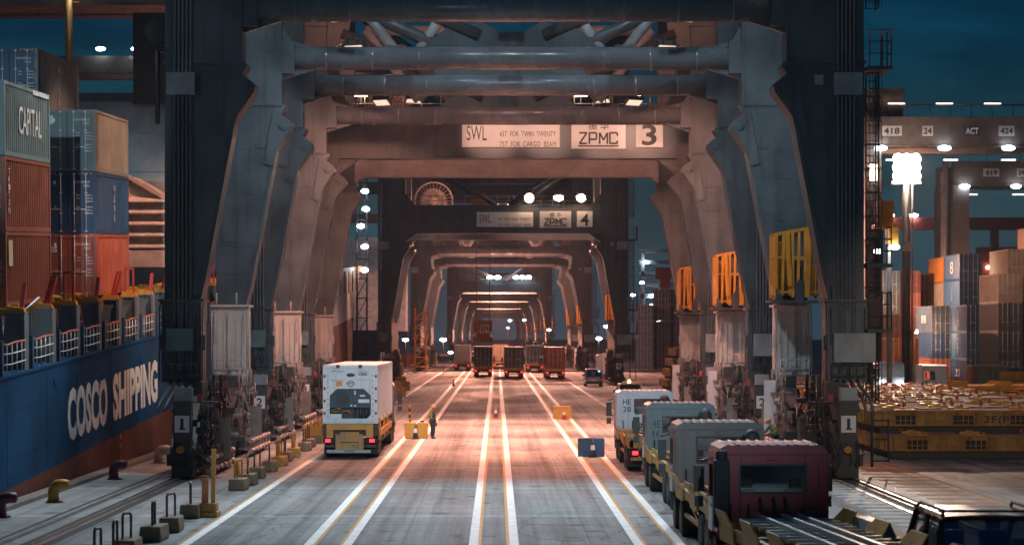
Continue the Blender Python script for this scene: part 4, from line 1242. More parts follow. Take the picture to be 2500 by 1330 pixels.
def tractor_fn(mb):
    for s in (-1, 1): mb.box(*sorted((s*0.32, s*0.48)), -2.6, 2.0, 0.62, 0.95)
    mb.box(-0.9, 0.9, -1.5, -0.7, 0.95, 1.12); mb.box(-1.2, 1.2, 1.8, 2.1, 0.45, 0.8)
    for s in (-1, 1):
        mb.tube((s*0.75,-0.6,0.6),(s*0.75,0.7,0.6),0.28,14); mb.box(*sorted((s*0.6, s*1.2)), 1.2-0.6, 1.2+0.7, 1.0, 1.08)
def twheel_fn(x, w):
    def fn(mb):
        mb.m = 0; mb.wheel((x,0,0.5), 0.5, w, 28)
        mb.m = 1
        for s in (-1, 1): mb.tube((x+s*(w/2-0.04),0,0.5),(x+s*(w/2+0.004),0,0.5),0.27,20,0.2)
    return fn
def trailer_fn(Lt, rails=False):
    def fn(mb):
        for s in (-1, 1):
            mb.box(*sorted((s*0.42, s*0.56)), -Lt, -0.5, 0.98, 1.36)
            mb.box(*sorted((s*0.36, s*0.62)), -Lt, -0.5, 1.36, 1.4)
            mb.box(*sorted((s*1.08, s*1.2)), -Lt, -0.9, 1.08, 1.32)
        y = -0.9
        while y > -Lt:
            mb.box(-1.15, 1.15, y-0.06, y+0.06, 1.1, 1.3); y -= 1.05
        mb.box(-1.22, 1.22, -Lt-0.05, -Lt+0.25, 1.0, 1.42); mb.box(-1.22, 1.22, -1.2, -0.8, 1.05, 1.42)
        for x in (-0.8, 0.8): mb.bar((x,-Lt+0.1,1.0),(x,-Lt+0.1,0.55),0.1)
        mb.box(-1.15, 1.15, -Lt-0.02, -Lt+0.1, 0.5, 0.62)
        for s in (-1, 1):
            mb.bar((s*1.12,-2.6,1.1),(s*1.12,-Lt+2.9,0.62),0.09); mb.bar((s*1.12,-1.2,0.62),(s*1.12,-Lt+2.9,0.62),0.09)
            mb.bar((s*1.12,-1.2,1.1),(s*1.12,-1.2,0.62),0.09)
    return fn
def horn_fn(s):
    def fn(mb):
        mb.add(*flared(s))
        mb.box(*sorted((s*1.05, s*1.22)), -0.35, 0.35, 1.02, 1.3)
    return fn
def flared(s):
    P_ = [(s*1.22,-0.75,1.0),(s*1.22,0.75,1.0),(s*1.24,0.75,1.38),(s*1.24,-0.75,1.38),(s*1.42,0.3,1.72),(s*1.42,-0.75,1.72)]
    Q = [(p[0]+s*0.035, p[1], p[2]) for p in P_]
    f = [(0,1,2,3),(3,2,4,5),(6,9,8,7),(9,11,10,8),(0,6,7,1),(1,7,8,2),(2,8,10,4),(4,10,11,5),(5,11,9,3),(3,9,6,0)]
    return P_+Q, f
def fender_fn(s):
    def fn(mb):
        n = 8
        pts = [(math.cos(math.pi*i/n)*0.62, 0.5+math.sin(math.pi*i/n)*0.62) for i in range(n+1)]
        pts += [(math.cos(math.pi*i/n)*0.58, 0.5+math.sin(math.pi*i/n)*0.58) for i in range(n, -1, -1)]
        mb.prism(pts, *sorted((s*0.55, s*1.22)), 'x')
    return fn
WINS = {'a': (-0.42, 0.62, 2.12, 2.66), 'b': (-0.62, 0.95, 2.05, 2.55), 'c': (-0.62, 1.0, 1.95, 2.62), 'm': (-0.72, 0.72, 2.02, 2.6)}
def yard_truck(label, paint_m, loc, win='a', Lt=9.0, code=None, yaw=0.0, tyaw=0.0, trail_m=None, rails=False, horns=3, cat='truck', wheels_y=(-6.4, -7.7), trailer=True, codepos=None):
    t = thing('yard_truck', label, cat, loc, yaw, 'terminal trucks')
    part('cab'+win, 'cab', cab_shell(WINS[win]), [paint_m], t, bevel=0.03)
    c = t.children[0]; c.material_slots[0].link = 'OBJECT'; c.material_slots[0].material = paint_m
    w = WINS[win]
    part('cabdark'+win, 'cab_fittings', cab_dark(w), chas, t)
    part('rwin'+win, 'rear_window', lambda mb: mb.box(w[0], w[1], 0.03, 0.04, w[2], w[3]), wglass, t)
    part('wind', 'windscreen', lambda mb: mb.box(-1.12, 1.12, 2.0, 2.01, 1.75, 2.6), wglass, t)
    part('hl', 'headlight', lambda mb: [mb.box(x-0.18, x+0.18, 2.03, 2.1, 0.85, 1.05) for x in (-0.95, 0.95)], cool, t)
    part('tractor', 'tractor_frame', tractor_fn, chas, t)
    for s in (-1, 1):
        part('cdoor%d' % s, 'door', lambda mb: (mb.box(*sorted((s*1.24, s*1.255)), 0.95, 1.78, 1.05, 1.78), mb.box(*sorted((s*1.255, s*1.29)), 1.0, 1.2, 1.62, 1.67)), paint_m, t).material_slots[0].link = 'OBJECT'
        t.children[-1].material_slots[0].material = paint_m
    for x, y in ((-1.03,1.2),(1.03,1.2),(-0.92,-1.1),(0.92,-1.1)):
        part('tw%.2f' % x, 'wheel', twheel_fn(x, 0.3 if y > 0 else 0.56), [tyre, chas], t, (0, y, 0))
    if trailer:
        tr = part('trail%.1f' % Lt, 'trailer', trailer_fn(Lt), [trailm], t, rz=tyaw)
        tr.material_slots[0].link = 'OBJECT'; tr.material_slots[0].material = trail_m or trailm
        for y in wheels_y:
            for x in (-0.92, 0.92): part('tw2%.2f' % x, 'wheel', twheel_fn(x, 0.58), [tyre, chas], tr, (0, y, 0))
        for k in range(horns):
            y = -1.0 - k*(Lt-1.3)/(max(1, horns-1))
            for s in (-1, 1): part('horn%d' % s, 'guide_horn', horn_fn(s), hornm, tr, (0, y, 0))
        part('tplate', 'number_plate', lambda mb: mb.box(-0.28, 0.28, -0.075, -0.06, 0.52, 0.66), signw, tr, (0, -Lt, 0))
        for s in (-1, 1):
            part('flap%d' % s, 'mud_flap', lambda mb: mb.box(*sorted((s*0.62, s*1.2)), -0.02, 0.0, 0.18, 0.75), black, tr, (0, wheels_y[-1]-0.75 if wheels_y[-1] < wheels_y[0] else wheels_y[0]-0.75, 0))
            part('fend%d' % s, 'mudguard', fender_fn(s), chas, tr, (0, wheels_y[-1], 0))
            part('tl%d' % s, 'tail_light', lambda mb: mb.box(s*0.98-0.11, s*0.98+0.11, -0.06, 0, 0.74, 0.88), tail, tr, (0, -Lt-0.06, 0))
            part('tlb', 'tail_light_box', lambda mb: mb.box(-1.2, 1.2, 0.0, 0.06, 0.7, 0.92), chas, tr, (0, -Lt-0.06, 0))
        if rails:
            def rf(mb):
                for x in (-0.55, 0.0, 0.35): mb.box(x-0.035, x+0.035, -Lt, -0.9, 1.55, 1.62)
                for k in range(11): mb.tube((-1.0,-1.2-0.65*k,1.5),(1.05,-1.2-0.65*k,1.5),0.04,6)
            part('rails', 'deck_rail', rf, railw, tr)
            part('sidebox', 'side_locker', lambda mb: mb.prism([(1.3,1.1),(1.8,1.1),(1.85,1.3),(1.7,1.62),(1.4,1.62),(1.28,1.3)], -3.4, -1.7), boxgrey, tr)
    if code:
        mb = MB()
        cx, cz, sz = codepos or (-0.82, 2.35, 0.26)
        for i, ln in enumerate(code): mb.text(ln, 0.36, sz, T(cx, -0.004, cz+sz*0.65-i*sz*1.35), bold=0.005)
        mb.build('lettering', ink, c)
    return t
yard_truck('white yard truck with HE 28 on the back of its cab, front of the queue', cabw, (6.5, 90, 0), 'a', 8.2, ('HE', '28'), wheels_y=(-5.2, -6.4), codepos=(-0.78, 2.42, 0.24))
yard_truck('grey yard truck with HE 36 on its cab, second in the queue', cabg, (6.6, 73.5, 0), 'b', 9.2, ('HE', '36'), wheels_y=(-6.2, -7.5), codepos=(-0.9, 2.15, 0.26), tyaw=R(0.8))
yard_truck('dusty pinkish grey yard truck directly ahead of the maroon one', cabp, (6.25, 57.4, 0), 'c', 8.2, wheels_y=(-5.6, -6.9), tyaw=R(1.0))
mt = yard_truck('maroon yard truck with a wide rear window and empty frame trailer', cabm, (6.15, 45.6, 0), 'm', 9.0, wheels_y=(-6.4, -7.7), tyaw=R(5), trail_m=trailm, rails=True, horns=4)
mb = MB(); mb.box(-1.35,-1.0,-0.35,-0.05,1.25,2.75); mb.tube((-1.17,-0.2,2.7),(-1.17,-0.2,2.95),0.13,12); mb.build('air_intake', black, mt, bevel=0.05)

# the truck carrying the refrigerated box
rt = yard_truck('truck with yellow trailer carrying the white refrigerated container', cabp, (-6.55, 105.3, 0), 'b', 13.9, wheels_y=(-12.6, -11.2), trail_m=chas, horns=0)
tr = [c for c in rt.children if c.name.startswith('trailer')][0]
def rear_fn(mb):
    mb.m = 0
    mb.box(-1.0, 1.0, -14.3, -14.0, 1.3, 1.56); mb.box(-1.02, -0.72, -14.32, -13.98, 0.95, 1.56); mb.box(0.74, 1.04, -14.32, -13.98, 0.95, 1.56)
    mb.m = 1
    mb.box(-0.62, -0.42, -14.3, -14.1, 0.35, 1.1); mb.box(0.42, 0.62, -14.3, -14.1, 0.35, 1.1)
    mb.box(-0.42, 0.42, -14.25, -14.1, 0.4, 0.72); mb.box(-0.42, 0.42, -14.15, -14.05, 0.75, 1.2)
    mb.m = 2
    mb.box(-1.0, 0.95, -14.36, -14.25, 0.28, 0.42)
    mb.m = 3
    mb.text('6020', 0.42, 0.11, T(0, -14.37, 0.36)); mb.text('ML 03', 0.4, 0.13, T(0.3, -14.26, 0.58))
    mb.m = 4
    mb.box(-1.25, 1.25, -14.0, -13.7, 1.36, 1.5)
part('reeferrear', 'rear_frame', rear_fn, [hornm, trailm, boxgrey, ink, chas], tr)
for s in (-1, 1):
    for y in (-12.5, -9.0, -6.0): part('sp%d' % s, 'side_post', lambda mb: (mb.prism([(y_, z_) for y_, z_ in ((-0.4,0.8),(0.4,0.8),(0.25,1.75),(-0.1,1.75))], *sorted((s*1.2, s*1.29)), 'x')), hornm, tr, (0, y, 0))
mb = MB(); mb.box(1.24,1.3,-13.0,-3.0,0.95,1.25); mb.build('side_beam', hornm, tr)
rf = thing('refrigerated_container', 'white refrigerated container with a blue cooling unit, riding on the truck', 'container', (-6.55, 91.5, 1.56))
H = 2.6
reefw = mat('reefer_white', (0.74, 0.74, 0.73), 0.4, dirt=(0.4, 0.36, 0.33), amt=0.35, streak=True, var=0.08)
part('reefbody', 'body', lambda mb: (cont_body(13.0, H)(mb), mb.box(-1.2,1.2,0.1,12.9,H-0.03,H+0.005)), reefw, rf)
def unit(mb):
    mb.m = 0
    mb.box(-1.08, 1.08, 0.02, 0.1, 1.55, H-0.12)
    for x0, x1 in ((-1.08,-0.92),(0.92,1.08)): mb.box(x0, x1, 0.02, 0.1, 0.15, 1.55)
    mb.box(-0.92, 0.92, 0.02, 0.1, 0.1, 0.22); mb.box(-1.22, 1.22, -0.01, 0.06, 0.0, 0.12); mb.box(-1.22, 1.22, -0.01, 0.06, H-0.12, H)
    mb.prism([(-0.92,1.55),(-0.6,1.55),(-0.92,1.25)], 0.02, 0.1); mb.prism([(0.92,1.55),(0.6,1.55),(0.92,1.25)], 0.02, 0.1)
    mb.prism([(0.92,0.22),(0.92,0.4),(0.75,0.22)], 0.02, 0.1)
    mb.pipe([(-0.82,0.0,2.35),(-0.2,0.0,2.35),(-0.2,0.0,1.95),(-0.82,0.0,1.95),(-0.82,0.0,2.35)], 0.02, 5)
    mb.pipe([(0.25,0.0,2.35),(0.85,0.0,2.35),(0.85,0.0,1.98),(0.25,0.0,1.98),(0.25,0.0,2.35)], 0.02, 5)
    mb.torus((-0.5,0.01,2.15), 0.14, 0.012, 'y', 20, 5)
    mb.m = 1
    mb.box(-0.92, 0.92, 0.16, 0.2, 0.7, 1.55)
    mb.ball((0.02,0.0,2.17), (0.19,0.02,0.08), 16, 8)
    mb.m = 2
    mb.box(-0.92, 0.92, 0.5, 0.55, 0.2, 0.75); mb.tube((-0.35,0.1,1.12),(-0.35,0.17,1.12),0.33,24)
    for x, z, w_, h_ in ((0.2,0.45,0.1,0.5),(0.45,0.5,0.18,0.55),(0.7,0.5,0.2,0.45)): mb.tube((x,0.3,z-h_/2),(x,0.3,z+h_/2),w_*0.5,10)
    for k in range(8):
        for x in (-1.0, 1.0): mb.box(x-0.02, x+0.02, 0.0, 0.02, 0.3+0.26*k, 0.34+0.26*k)
    for x in (-0.55, 0.45): mb.box(x-0.08, x+0.08, -0.04, 0.03, H-0.12, H+0.02)
    mb.m = 3
    mb.box(-0.63, -0.36, 0.0, 0.02, 1.68, 1.88)
    mb.pipe([(-0.85,0.2,0.55),(-0.6,0.16,0.5),(-0.45,0.18,0.68),(-0.75,0.2,0.62)], 0.03, 6); mb.pipe([(-0.35,0.2,0.5),(-0.1,0.18,0.55),(0.0,0.2,0.42)], 0.03, 6)
    mb.m = 4
    mb.box(0.35, 0.85, 0.14, 0.16, 0.92, 1.08); mb.box(0.42, 0.66, 0.14, 0.16, 1.2, 1.28); mb.box(0.16, 0.24, 0.14, 0.16, 1.28, 1.46)
    mb.box(0.0, 0.08, 0.14, 0.16, 0.76, 0.84); mb.box(0.16, 0.26, 0.14, 0.16, 0.76, 0.82); mb.box(-0.92, -0.4, 0.15, 0.3, 0.22, 0.42)
    mb.m = 1
    mb.text('OES', 0.4, 0.13, T(0.56, 0.0, 2.2), bold=0.03); mb.text('COSCO', 0.4, 0.09, T(0.02, 0.0, 1.8), bold=0.02)
    mb.torus((0.02,0.01,1.78), 0.13, 0.014, 'y', 20, 5)
    mb.text('Carrier', 0.26, 0.07, T(0.02, -0.022, 2.17)) if False else None
    mb.m = 2
    for k in range(4): mb.torus((-0.35,0.09,1.12), 0.08+0.07*k, 0.01, 'y', 20, 5)
    for k in range(4): mb.box(-1.19, -1.1, -0.015, 0.02, 0.4+0.55*k, 0.52+0.55*k); mb.box(1.1, 1.19, -0.015, 0.02, 0.4+0.55*k, 0.52+0.55*k)
    mb.torus((-0.35,0.09,1.12), 0.2, 0.015, 'y', 20, 5)
    for k in range(6):
        a = k*math.pi/3; mb.bar((-0.35,0.09,1.12),(-0.35+.3*math.cos(a),0.09,1.12+.3*math.sin(a)),0.02)
part('reefunit', 'cooling_unit', unit, [white, mat('unit_navy', (0.02, 0.05, 0.09), 0.5), dark, mat('label_orange', (0.75, 0.27, 0.02), 0.5), signw], rf)
sideletters(rf, 'CSLU 2206491', ink, 13, H, 0.14, vertical=True, yc=0.35, z=1.45)

# ------------------------------------------------------------------ cars and far traffic
carm = {}
def car(label, rgb, loc, rz=0, w=1.9, L=4.6, h=1.75, rails=False, name='car', cat='car', beacon=False, lights=False):
    t = thing(name, label, cat, loc, rz)
    pm = mat('car_paint_'+label.split()[0]+str(int(loc[1])), rgb, 0.25, var=0.05)
    hw = w/2
    zb = h*0.56
    mb = MB()
    mb.prism([(0.05,0.35),(0.0,0.6),(0.05,zb),(0.6,zb+0.02),(L*0.62,zb+0.02),(L*0.92,zb-0.12),(L,zb-0.3),(L,0.4),(L-0.1,0.28),(0.15,0.28)], -hw, hw, 'x')
    mb.build('body', pm, t, bevel=0.09)
    mb = MB()
    iw = hw-0.12
    # cabin pillars and roof
    for s in (-1, 1):
        for (y0, ya) in ((0.12,0.42),(L*0.33,L*0.33),(L*0.68,L*0.52)):
            mb.bar((s*(hw-0.05),y0,zb),(s*iw,ya,h-0.08),0.11)
    mb.prism([(-iw,h-0.1),(-iw+0.06,h-0.02),(0,h),(iw-0.06,h-0.02),(iw,h-0.1)], 0.34, L*0.55)
    mb.build('roof', pm, t, bevel=0.04)
    mb = MB()
    iw2 = iw-0.02
    V = [(-hw+.08,0.16,zb),(hw-.08,0.16,zb),(iw2,0.45,h-.1),(-iw2,0.45,h-.1),(-hw+.08,L*0.67,zb),(hw-.08,L*0.67,zb),(iw2,L*0.52,h-.1),(-iw2,L*0.52,h-.1)]
    mb.add(V, [(0,1,2,3),(5,4,7,6),(1,5,6,2),(4,0,3,7)])
    mb.build('window', glass('car_glass', (0.25, 0.28, 0.3), 0.3), t)
    mb = MB()
    for x in (-0.42, 0.42):
        mb.box(x-0.25,x+0.25,L*0.4,L*0.44,zb-0.3,h-0.45); mb.box(x-0.13,x+0.13,L*0.4,L*0.43,h-0.42,h-0.22)
    mb.box(-hw+0.15,hw-0.15,0.5,L*0.6,0.5,zb-0.25)
    mb.build('seat', cabin, t)
    for x in (-hw+0.12, hw-0.12):
        for y in (L*0.19, L*0.82):
            mb = MB(); mb.m = 0; mb.wheel((x,y,0.34),0.34,0.22,22); mb.m = 1
            for s in (-1,1): mb.tube((x+s*0.1,y,0.34),(x+s*0.115,y,0.34),0.2,14)
            mb.build('wheel', [tyre, chrome], t)
    mb = MB()
    for s in (-1, 1): mb.box(*sorted((s*(hw-0.05), s*(hw-0.26))), -0.02, 0.1, zb-0.28, zb-0.06)
    mb.build('tail_light', mat('unlit_tail', (0.25,0.01,0.01), 0.3), t)
    mb = MB(); mb.box(-0.28,0.28,-0.02,0.03,0.62,0.75); mb.build('number_plate', signw, t)
    mb = MB(); mb.box(-hw+0.04,hw-0.04,-0.05,0.06,0.36,0.55)
    for s in (-1,1): mb.box(*sorted((s*hw, s*(hw+0.2))), L*0.6, L*0.63, zb, zb+0.2)
    mb.build('bumper', chas, t)
    if rails:
        mb = MB()
        for s in (-1,1): mb.pipe([(s*(iw-0.02),0.4,h-0.04),(s*(iw-0.06),0.55,h+0.07),(s*(iw-0.06),L*0.5,h+0.07),(s*(iw-0.02),L*0.56,h-0.04)],0.035,6)
        mb.tube((-iw,0.7,h+0.05),(iw,0.7,h+0.05),0.03,6)
        mb.build('roof_rail', black, t)
    if beacon:
        mb = MB(); mb.ball((0,1.4,h+0.1),(0.12,0.12,0.14),10,6); mb.build('beacon', emit('beacon_amber', (1,0.5,0.08), 18), t)
    if lights:
        mb = MB()
        for s in (-1,1): mb.ball((s*(hw-0.3),L,zb-0.3),(0.2,0.08,0.14),10,6)
        mb.build('headlight', cool, t)
    return t
car('dark maroon van with curved black roof rails in the bottom right corner', (0.05,0.012,0.018), (9.45, 38.6, 0), w=2.2, L=5.2, h=2.08, rails=True, name='van', cat='van')
car('pale car with an amber beacon just beyond the HE 28 truck', (0.4,0.38,0.36), (10.3, 158, 0), w=1.9, L=4.7, h=1.8, beacon=True)
car('silver pickup sized car facing away, in the far right lane', (0.33,0.32,0.31), (10.4, 219, 0), w=1.9, L=5.0, h=1.9, name='car')
ot = yard_truck('white truck with lit headlights coming toward the silver car', cabw, (13.9, 262, 0), 'a', 9, yaw=R(180), trailer=False)
# traffic under the far cranes: (x, distance, container colour, label)
def far_rig(x, y, colour, label, clabel, L=12.2, box=True):
    t = yard_truck(label, cabw, (x, y+12.4, 0), 'a', 12.2, wheels_y=(-10.2, -11.4), horns=0)
    if box: container(clabel, colour, (x, y, 1.42), L, 2.59, 0)
    return t
far_rig(-1.85, 272, 'dgrey', 'far truck under a hanging yellow spreader, its tail lights lit', 'dark grey container on the truck below the yellow spreader')
far_rig(2.2, 262, 'dgrey', 'far truck carrying a dark box in the lane right of centre', 'dark grey container on the truck right of the road centre')
far_rig(7.3, 256, 'maroon', 'far truck carrying a red brown box in the right lane', 'red brown container on the far truck in the right lane')
far_rig(5.6, 300, 'slate', 'far truck with a pale roofed box, half hidden by the red brown one', 'slate container half hidden behind the red brown one')
far_rig(-5.4, 318, 'white', 'far white truck with red tail lights in the left lane', 'white container on the far truck in the left lane')
far_rig(0.6, 330, 'cream', 'small pale truck between the two dark boxes', 'cream container on the truck seen between the two dark boxes')
# spreader hanging above the truck
sp = thing('spreader', 'yellow crane spreader hanging on ropes above a truck', 'spreader', (-1.85, 276, 5.0))
mb = MB()
mb.box(-1.2,1.2,-3,6,0,0.35); mb.box(-1.3,1.3,-3.2,-2.8,-0.4,0.3); mb.box(-0.9,0.9,0,2.5,0.35,0.9)
for x in (-1,1): mb.box(x-0.2,x+0.2,-0.5,3.0,0.9,2.3)
mb.box(-1.25,1.25,-0.4,0.2,1.9,2.5)
for k in range(6): mb.ball((-0.9+0.36*k,-0.45,1.4),(0.16,0.2,0.5),8,6)
mb.build('frame', yellow, sp)
mb = MB()
for x in (-0.9,0.9): mb.tube((x,1,2.3),(x,1,38),0.06,5)
mb.build('rope', dark, sp)

# ------------------------------------------------------------------ small things on the road
conc = mat('block_concrete', (0.24, 0.17, 0.11), 0.8, dirt=(0.10, 0.07, 0.05), amt=0.6, bump=0.4)
concy = mat('block_yellow', (0.46, 0.24, 0.05), 0.7, dirt=(0.14, 0.09, 0.05), amt=0.75, bump=0.4)
barm = mat('handle_steel', (0.14, 0.09, 0.06), 0.5, dirt=RUST, amt=0.7)
def block_fn(mb):
    mb.prism([(-0.28,0),(0.28,0),(0.3,0.1),(0.27,0.42),(-0.27,0.42),(-0.3,0.1)], -0.55, 0.55)
def handle_fn(mb):
    mb.pipe([(-0.02,-0.22,0.38),(-0.02,-0.22,0.98),(-0.02,-0.17,1.05),(-0.02,0.17,1.05),(-0.02,0.22,0.98),(-0.02,0.22,0.38)], 0.035, 8)
ords = ['first','second','third','fourth','fifth','sixth','seventh','eighth','ninth','tenth','eleventh','twelfth','thirteenth','fourteenth','fifteenth','sixteenth','seventeenth','eighteenth','nineteenth','twentieth']
bl = [(47.3,0),(49.2,0),(51.3,0),(55,0),(57.6,0),(62,0),(73,2),(75.4,0),(79.2,0),(83,0),(86.2,1),(89.6,0),(92.8,1),(97.6,0),(100.8,0),(104.5,0),(108.5,1),(112,0)]
for i, (y, k) in enumerate(bl):
    t = thing('concrete_block', '%s %s block with a loop handle in the row, counting from the camera' % (ords[i], 'yellow' if k else 'bare concrete'), 'barrier block', (-9.2+0.06*math.sin(i*2.1), y, 0), R(3)*math.sin(i*1.7), 'loop handled blocks in a row beside the left lane')
    b = part('blk%d' % (1 if k == 1 else 0), 'block', block_fn, concy if k == 1 else conc, t, bevel=0.03)
    part('hnd%d' % (1 if k else 0), 'handle', lambda mb: (handle_fn(mb), mb.ball((-0.02,-0.05,0.72),(0.1,0.05,0.3),8,6)) if k == 2 else handle_fn(mb), barm if k != 2 else yellow, t, rz=R(18)*math.sin(i*2.9)-0.15)
# mooring bollards
bolm = {'yellow': mat('bollard_yellow', (0.55, 0.27, 0.03), 0.5, dirt=(0.16,0.08,0.04), amt=0.7), 'maroon': mat('bollard_maroon', (0.14, 0.03, 0.04), 0.45, dirt=(0.06,0.03,0.03), amt=0.6),
        'white': mat('bollard_white', (0.55, 0.45, 0.38), 0.55, dirt=(0.2,0.1,0.06), amt=0.7)}
for y, c, l in ((62.0,'maroon','maroon mooring bollard cut by the left edge of the picture'),(67.6,'yellow','yellow hooked mooring bollard on the quay edge'),(78.2,'maroon','maroon hooked mooring bollard between the yellow and white ones'),(88.5,'white','worn white mooring bollard next to the bogie marked 1')):
    t = setp(MB().pipe([(0,0,0),(0,0,0.08)], 0.42, 18).pipe([(-0.05,0,0.05),(-0.06,0,0.45),(-0.02,0,0.7),(0.14,0,0.84),(0.4,0,0.88),(0.66,0,0.86),(0.74,0,0.85)], [0.3,0.27,0.27,0.27,0.25,0.23,0.12], 18).build('mooring_bollard', bolm[c]), l, 'bollard', 'mooring bollards along the quay edge')
    t.location = (-14.6 if y != 62.0 else -15.0, y, 0); t.scale = (0.66, 0.66, 0.68)
# yellow bumper post in the row of blocks
t = thing('marker_post', 'tall yellow marker post with an orange board on a yellow foot', 'post', (-8.75, 62.3, 0))
MB().box(-0.3,0.3,-0.4,0.4,0,0.16).box(-0.24,0.24,-0.3,0.3,0.16,0.42).build('foot', concy, t, bevel=0.02)
MB().bar((0.12,0,0.4),(0.14,0,2.05),0.13).build('post', yellow, t)
MB().box(-0.22,-0.02,-0.05,0.02,0.4,1.15).bar((-0.1,0.1,0.4),(-0.06,0.1,1.2),0.08).build('board', mat('post_orange', (0.55,0.16,0.05), 0.5), t)
# water filled barriers and cones
def barrier(label, rgb, loc, notch):
    t = thing('road_barrier', label, 'barrier', loc, 0, 'plastic barriers on the road')
    m = mat('barrier_'+label.split()[0]+('2' if notch == 2 else ''), rgb, 0.5, dirt=(0.2,0.12,0.05) if rgb[0] > .3 else (0.05,0.06,0.07), amt=0.45, var=0.15)
    mb = MB()
    if notch == 1:
        for s in (-1,1): mb.prism([(s*0.1,0.0),(s*0.6,0.0),(s*0.62,0.8),(s*0.6,0.86),(s*0.06,0.86),(s*0.06,0.74)], -0.22, 0.22)
        mb.box(-0.1,0.1,0.05,0.2,0.0,0.8)
    else:
        mb.prism([(-0.6,0.0),(0.6,0.0),(0.6,0.8),(0.56,0.85),(-0.56,0.85),(-0.6,0.8)], -0.22, 0.22)
        for x in (-0.35, 0.35): mb.box(x-0.12, x+0.12, -0.235, -0.22, 0.2, 0.65)
        mb.box(-0.6,0.6,-0.24,-0.22,0.74,0.8)
    mb.build('body', m, t, bevel=0.035)
    if notch == 1:
        mb = MB(); mb.tube((0.3,0,0.86),(0.3,0,0.92),0.06,8); mb.box(0.18,0.42,-0.05,0.05,0.88,0.95); mb.build('filler_cap', dark, t)
    return t
barrier('yellow plastic barrier beside the standing worker', (0.62,0.30,0.03), (-4.3, 109.3, 0), 1)
barrier('yellow plastic barrier on the right lane lines, beyond the blue one', (0.60,0.32,0.04), (4.3, 135, 0), 0)
barrier('dark blue plastic barrier on the right lane lines', (0.012,0.045,0.10), (4.28, 93, 0), 2)
def cone(label, loc, c='orange', h=0.75):
    t = thing('traffic_cone', label, 'cone', loc, 0, 'traffic cones on the road')
    cm = mat('cone_'+c, (0.45,0.12,0.05) if c == 'orange' else (0.04,0.06,0.08), 0.5, var=0.2)
    mb = MB(); mb.m = 0
    mb.box(-0.2,0.2,-0.2,0.2,0,0.05); mb.tube((0,0,0.05),(0,0,h),0.15,18,0.035)
    mb.m = 1
    mb.tube((0,0,h*0.4),(0,0,h*0.66),0.15-0.115*0.38+0.004,18,0.15-0.115*0.64+0.004,caps=False)
    mb.build('cone', [cm, signw], t)
cone('dark cone standing in the gap of the yellow barrier near the worker', (-4.32, 108.7, 0), 'dark', 0.85)
cone('traffic cone on the centre line of the road', (-0.08, 136.5, 0), 'orange', 0.78)
cone('traffic cone leaning close to the farther yellow barrier', (4.4, 134.2, 0), 'orange', 0.75)
cone('traffic cone with a white sleeve in front of the blue barrier', (4.32, 92.3, 0), 'dark', 0.85)
cone('tiny far traffic cone on the left lane line', (-4.7, 222, 0), 'orange', 0.8)
t = thing('striped_pole', 'black and yellow striped pole behind the yellow barrier', 'pole', (-4.65, 110.2, 0), 0)
mb = MB(); mb.m = 0; mb.box(-0.2,0.2,-0.2,0.2,0,0.08)
for k in range(10):
    mb.m = k % 2
    mb.tube((-0.006*k,0,0.08+0.165*k),(-0.006*(k+1),0,0.08+0.165*(k+1)),0.06,12)
mb.build('pole', [ink, yellow], t)
# yellow barrier boards by the far end of the row of blocks
t = thing('barrier_boards', 'row of yellow barrier boards near the wheels of the container truck', 'barrier', (-9.3, 104, 0))
for k in range(5):
    part('bboard', 'board', lambda mb: (mb.box(-0.5,0.45,0,0.12,0.15,0.85), mb.box(-0.55,-0.45,-0.1,0.25,0,0.95), mb.box(0.4,0.5,-0.1,0.25,0,0.95)), yellow, t, (0, 2.0*k, 0))
for i, (x, y) in enumerate(((-9.6,160),(-9.0,182),(-9.6,205))):
    t = thing('barrier_boards', 'yellow barrier boards by the left kerb, %s of three beyond the container truck' % ords[i], 'barrier', (x, y, 0), 0, 'far yellow barriers')
    MB().box(-0.9,0.9,0,0.3,0,0.9).box(-0.5,0.5,0.5,0.9,0,1.3).build('board', yellow, t)

# ------------------------------------------------------------------ workers
skin = mat('skin', (0.30, 0.17, 0.11), 0.55, var=0.05)
cloth = mat('overall_dark', (0.025, 0.04, 0.042), 0.85, var=0.25, scale=6)
cloth2 = mat('shirt_teal_grey', (0.10, 0.15, 0.17), 0.85, var=0.25, scale=6)
vest = mat('vest_lime', (0.45, 0.50, 0.05), 0.7, var=0.15, scale=6)
def skinned(name, nodes, edges, m, parent, root=0):
    """continuous body grown along joints: nodes = [(x,y,z,r)], edges between them"""
    me = bpy.data.meshes.new(name)
    me.from_pydata([n[:3] for n in nodes], edges, [])
    o = bpy.data.objects.new(name, me); COL.objects.link(o); o.parent = parent
    me.materials.append(m)
    o.modifiers.new('skin', 'SKIN').use_smooth_shade = True
    if not me.skin_vertices: me.attributes.new  # layer is created by the modifier below
    sv = me.skin_vertices[0].data if me.skin_vertices else None
    if sv is None:
        import bmesh
        bm = bmesh.new(); bm.from_mesh(me); bm.verts.layers.skin.verify(); bm.to_mesh(me); bm.free()
        sv = me.skin_vertices[0].data
    for i, n in enumerate(nodes):
        r = n[3]
        sv[i].radius = r if isinstance(r, tuple) else (r, r)
        sv[i].use_root = (i == root)
    s = o.modifiers.new('sub', 'SUBSURF'); s.levels = 1; s.render_levels = 2
    return o
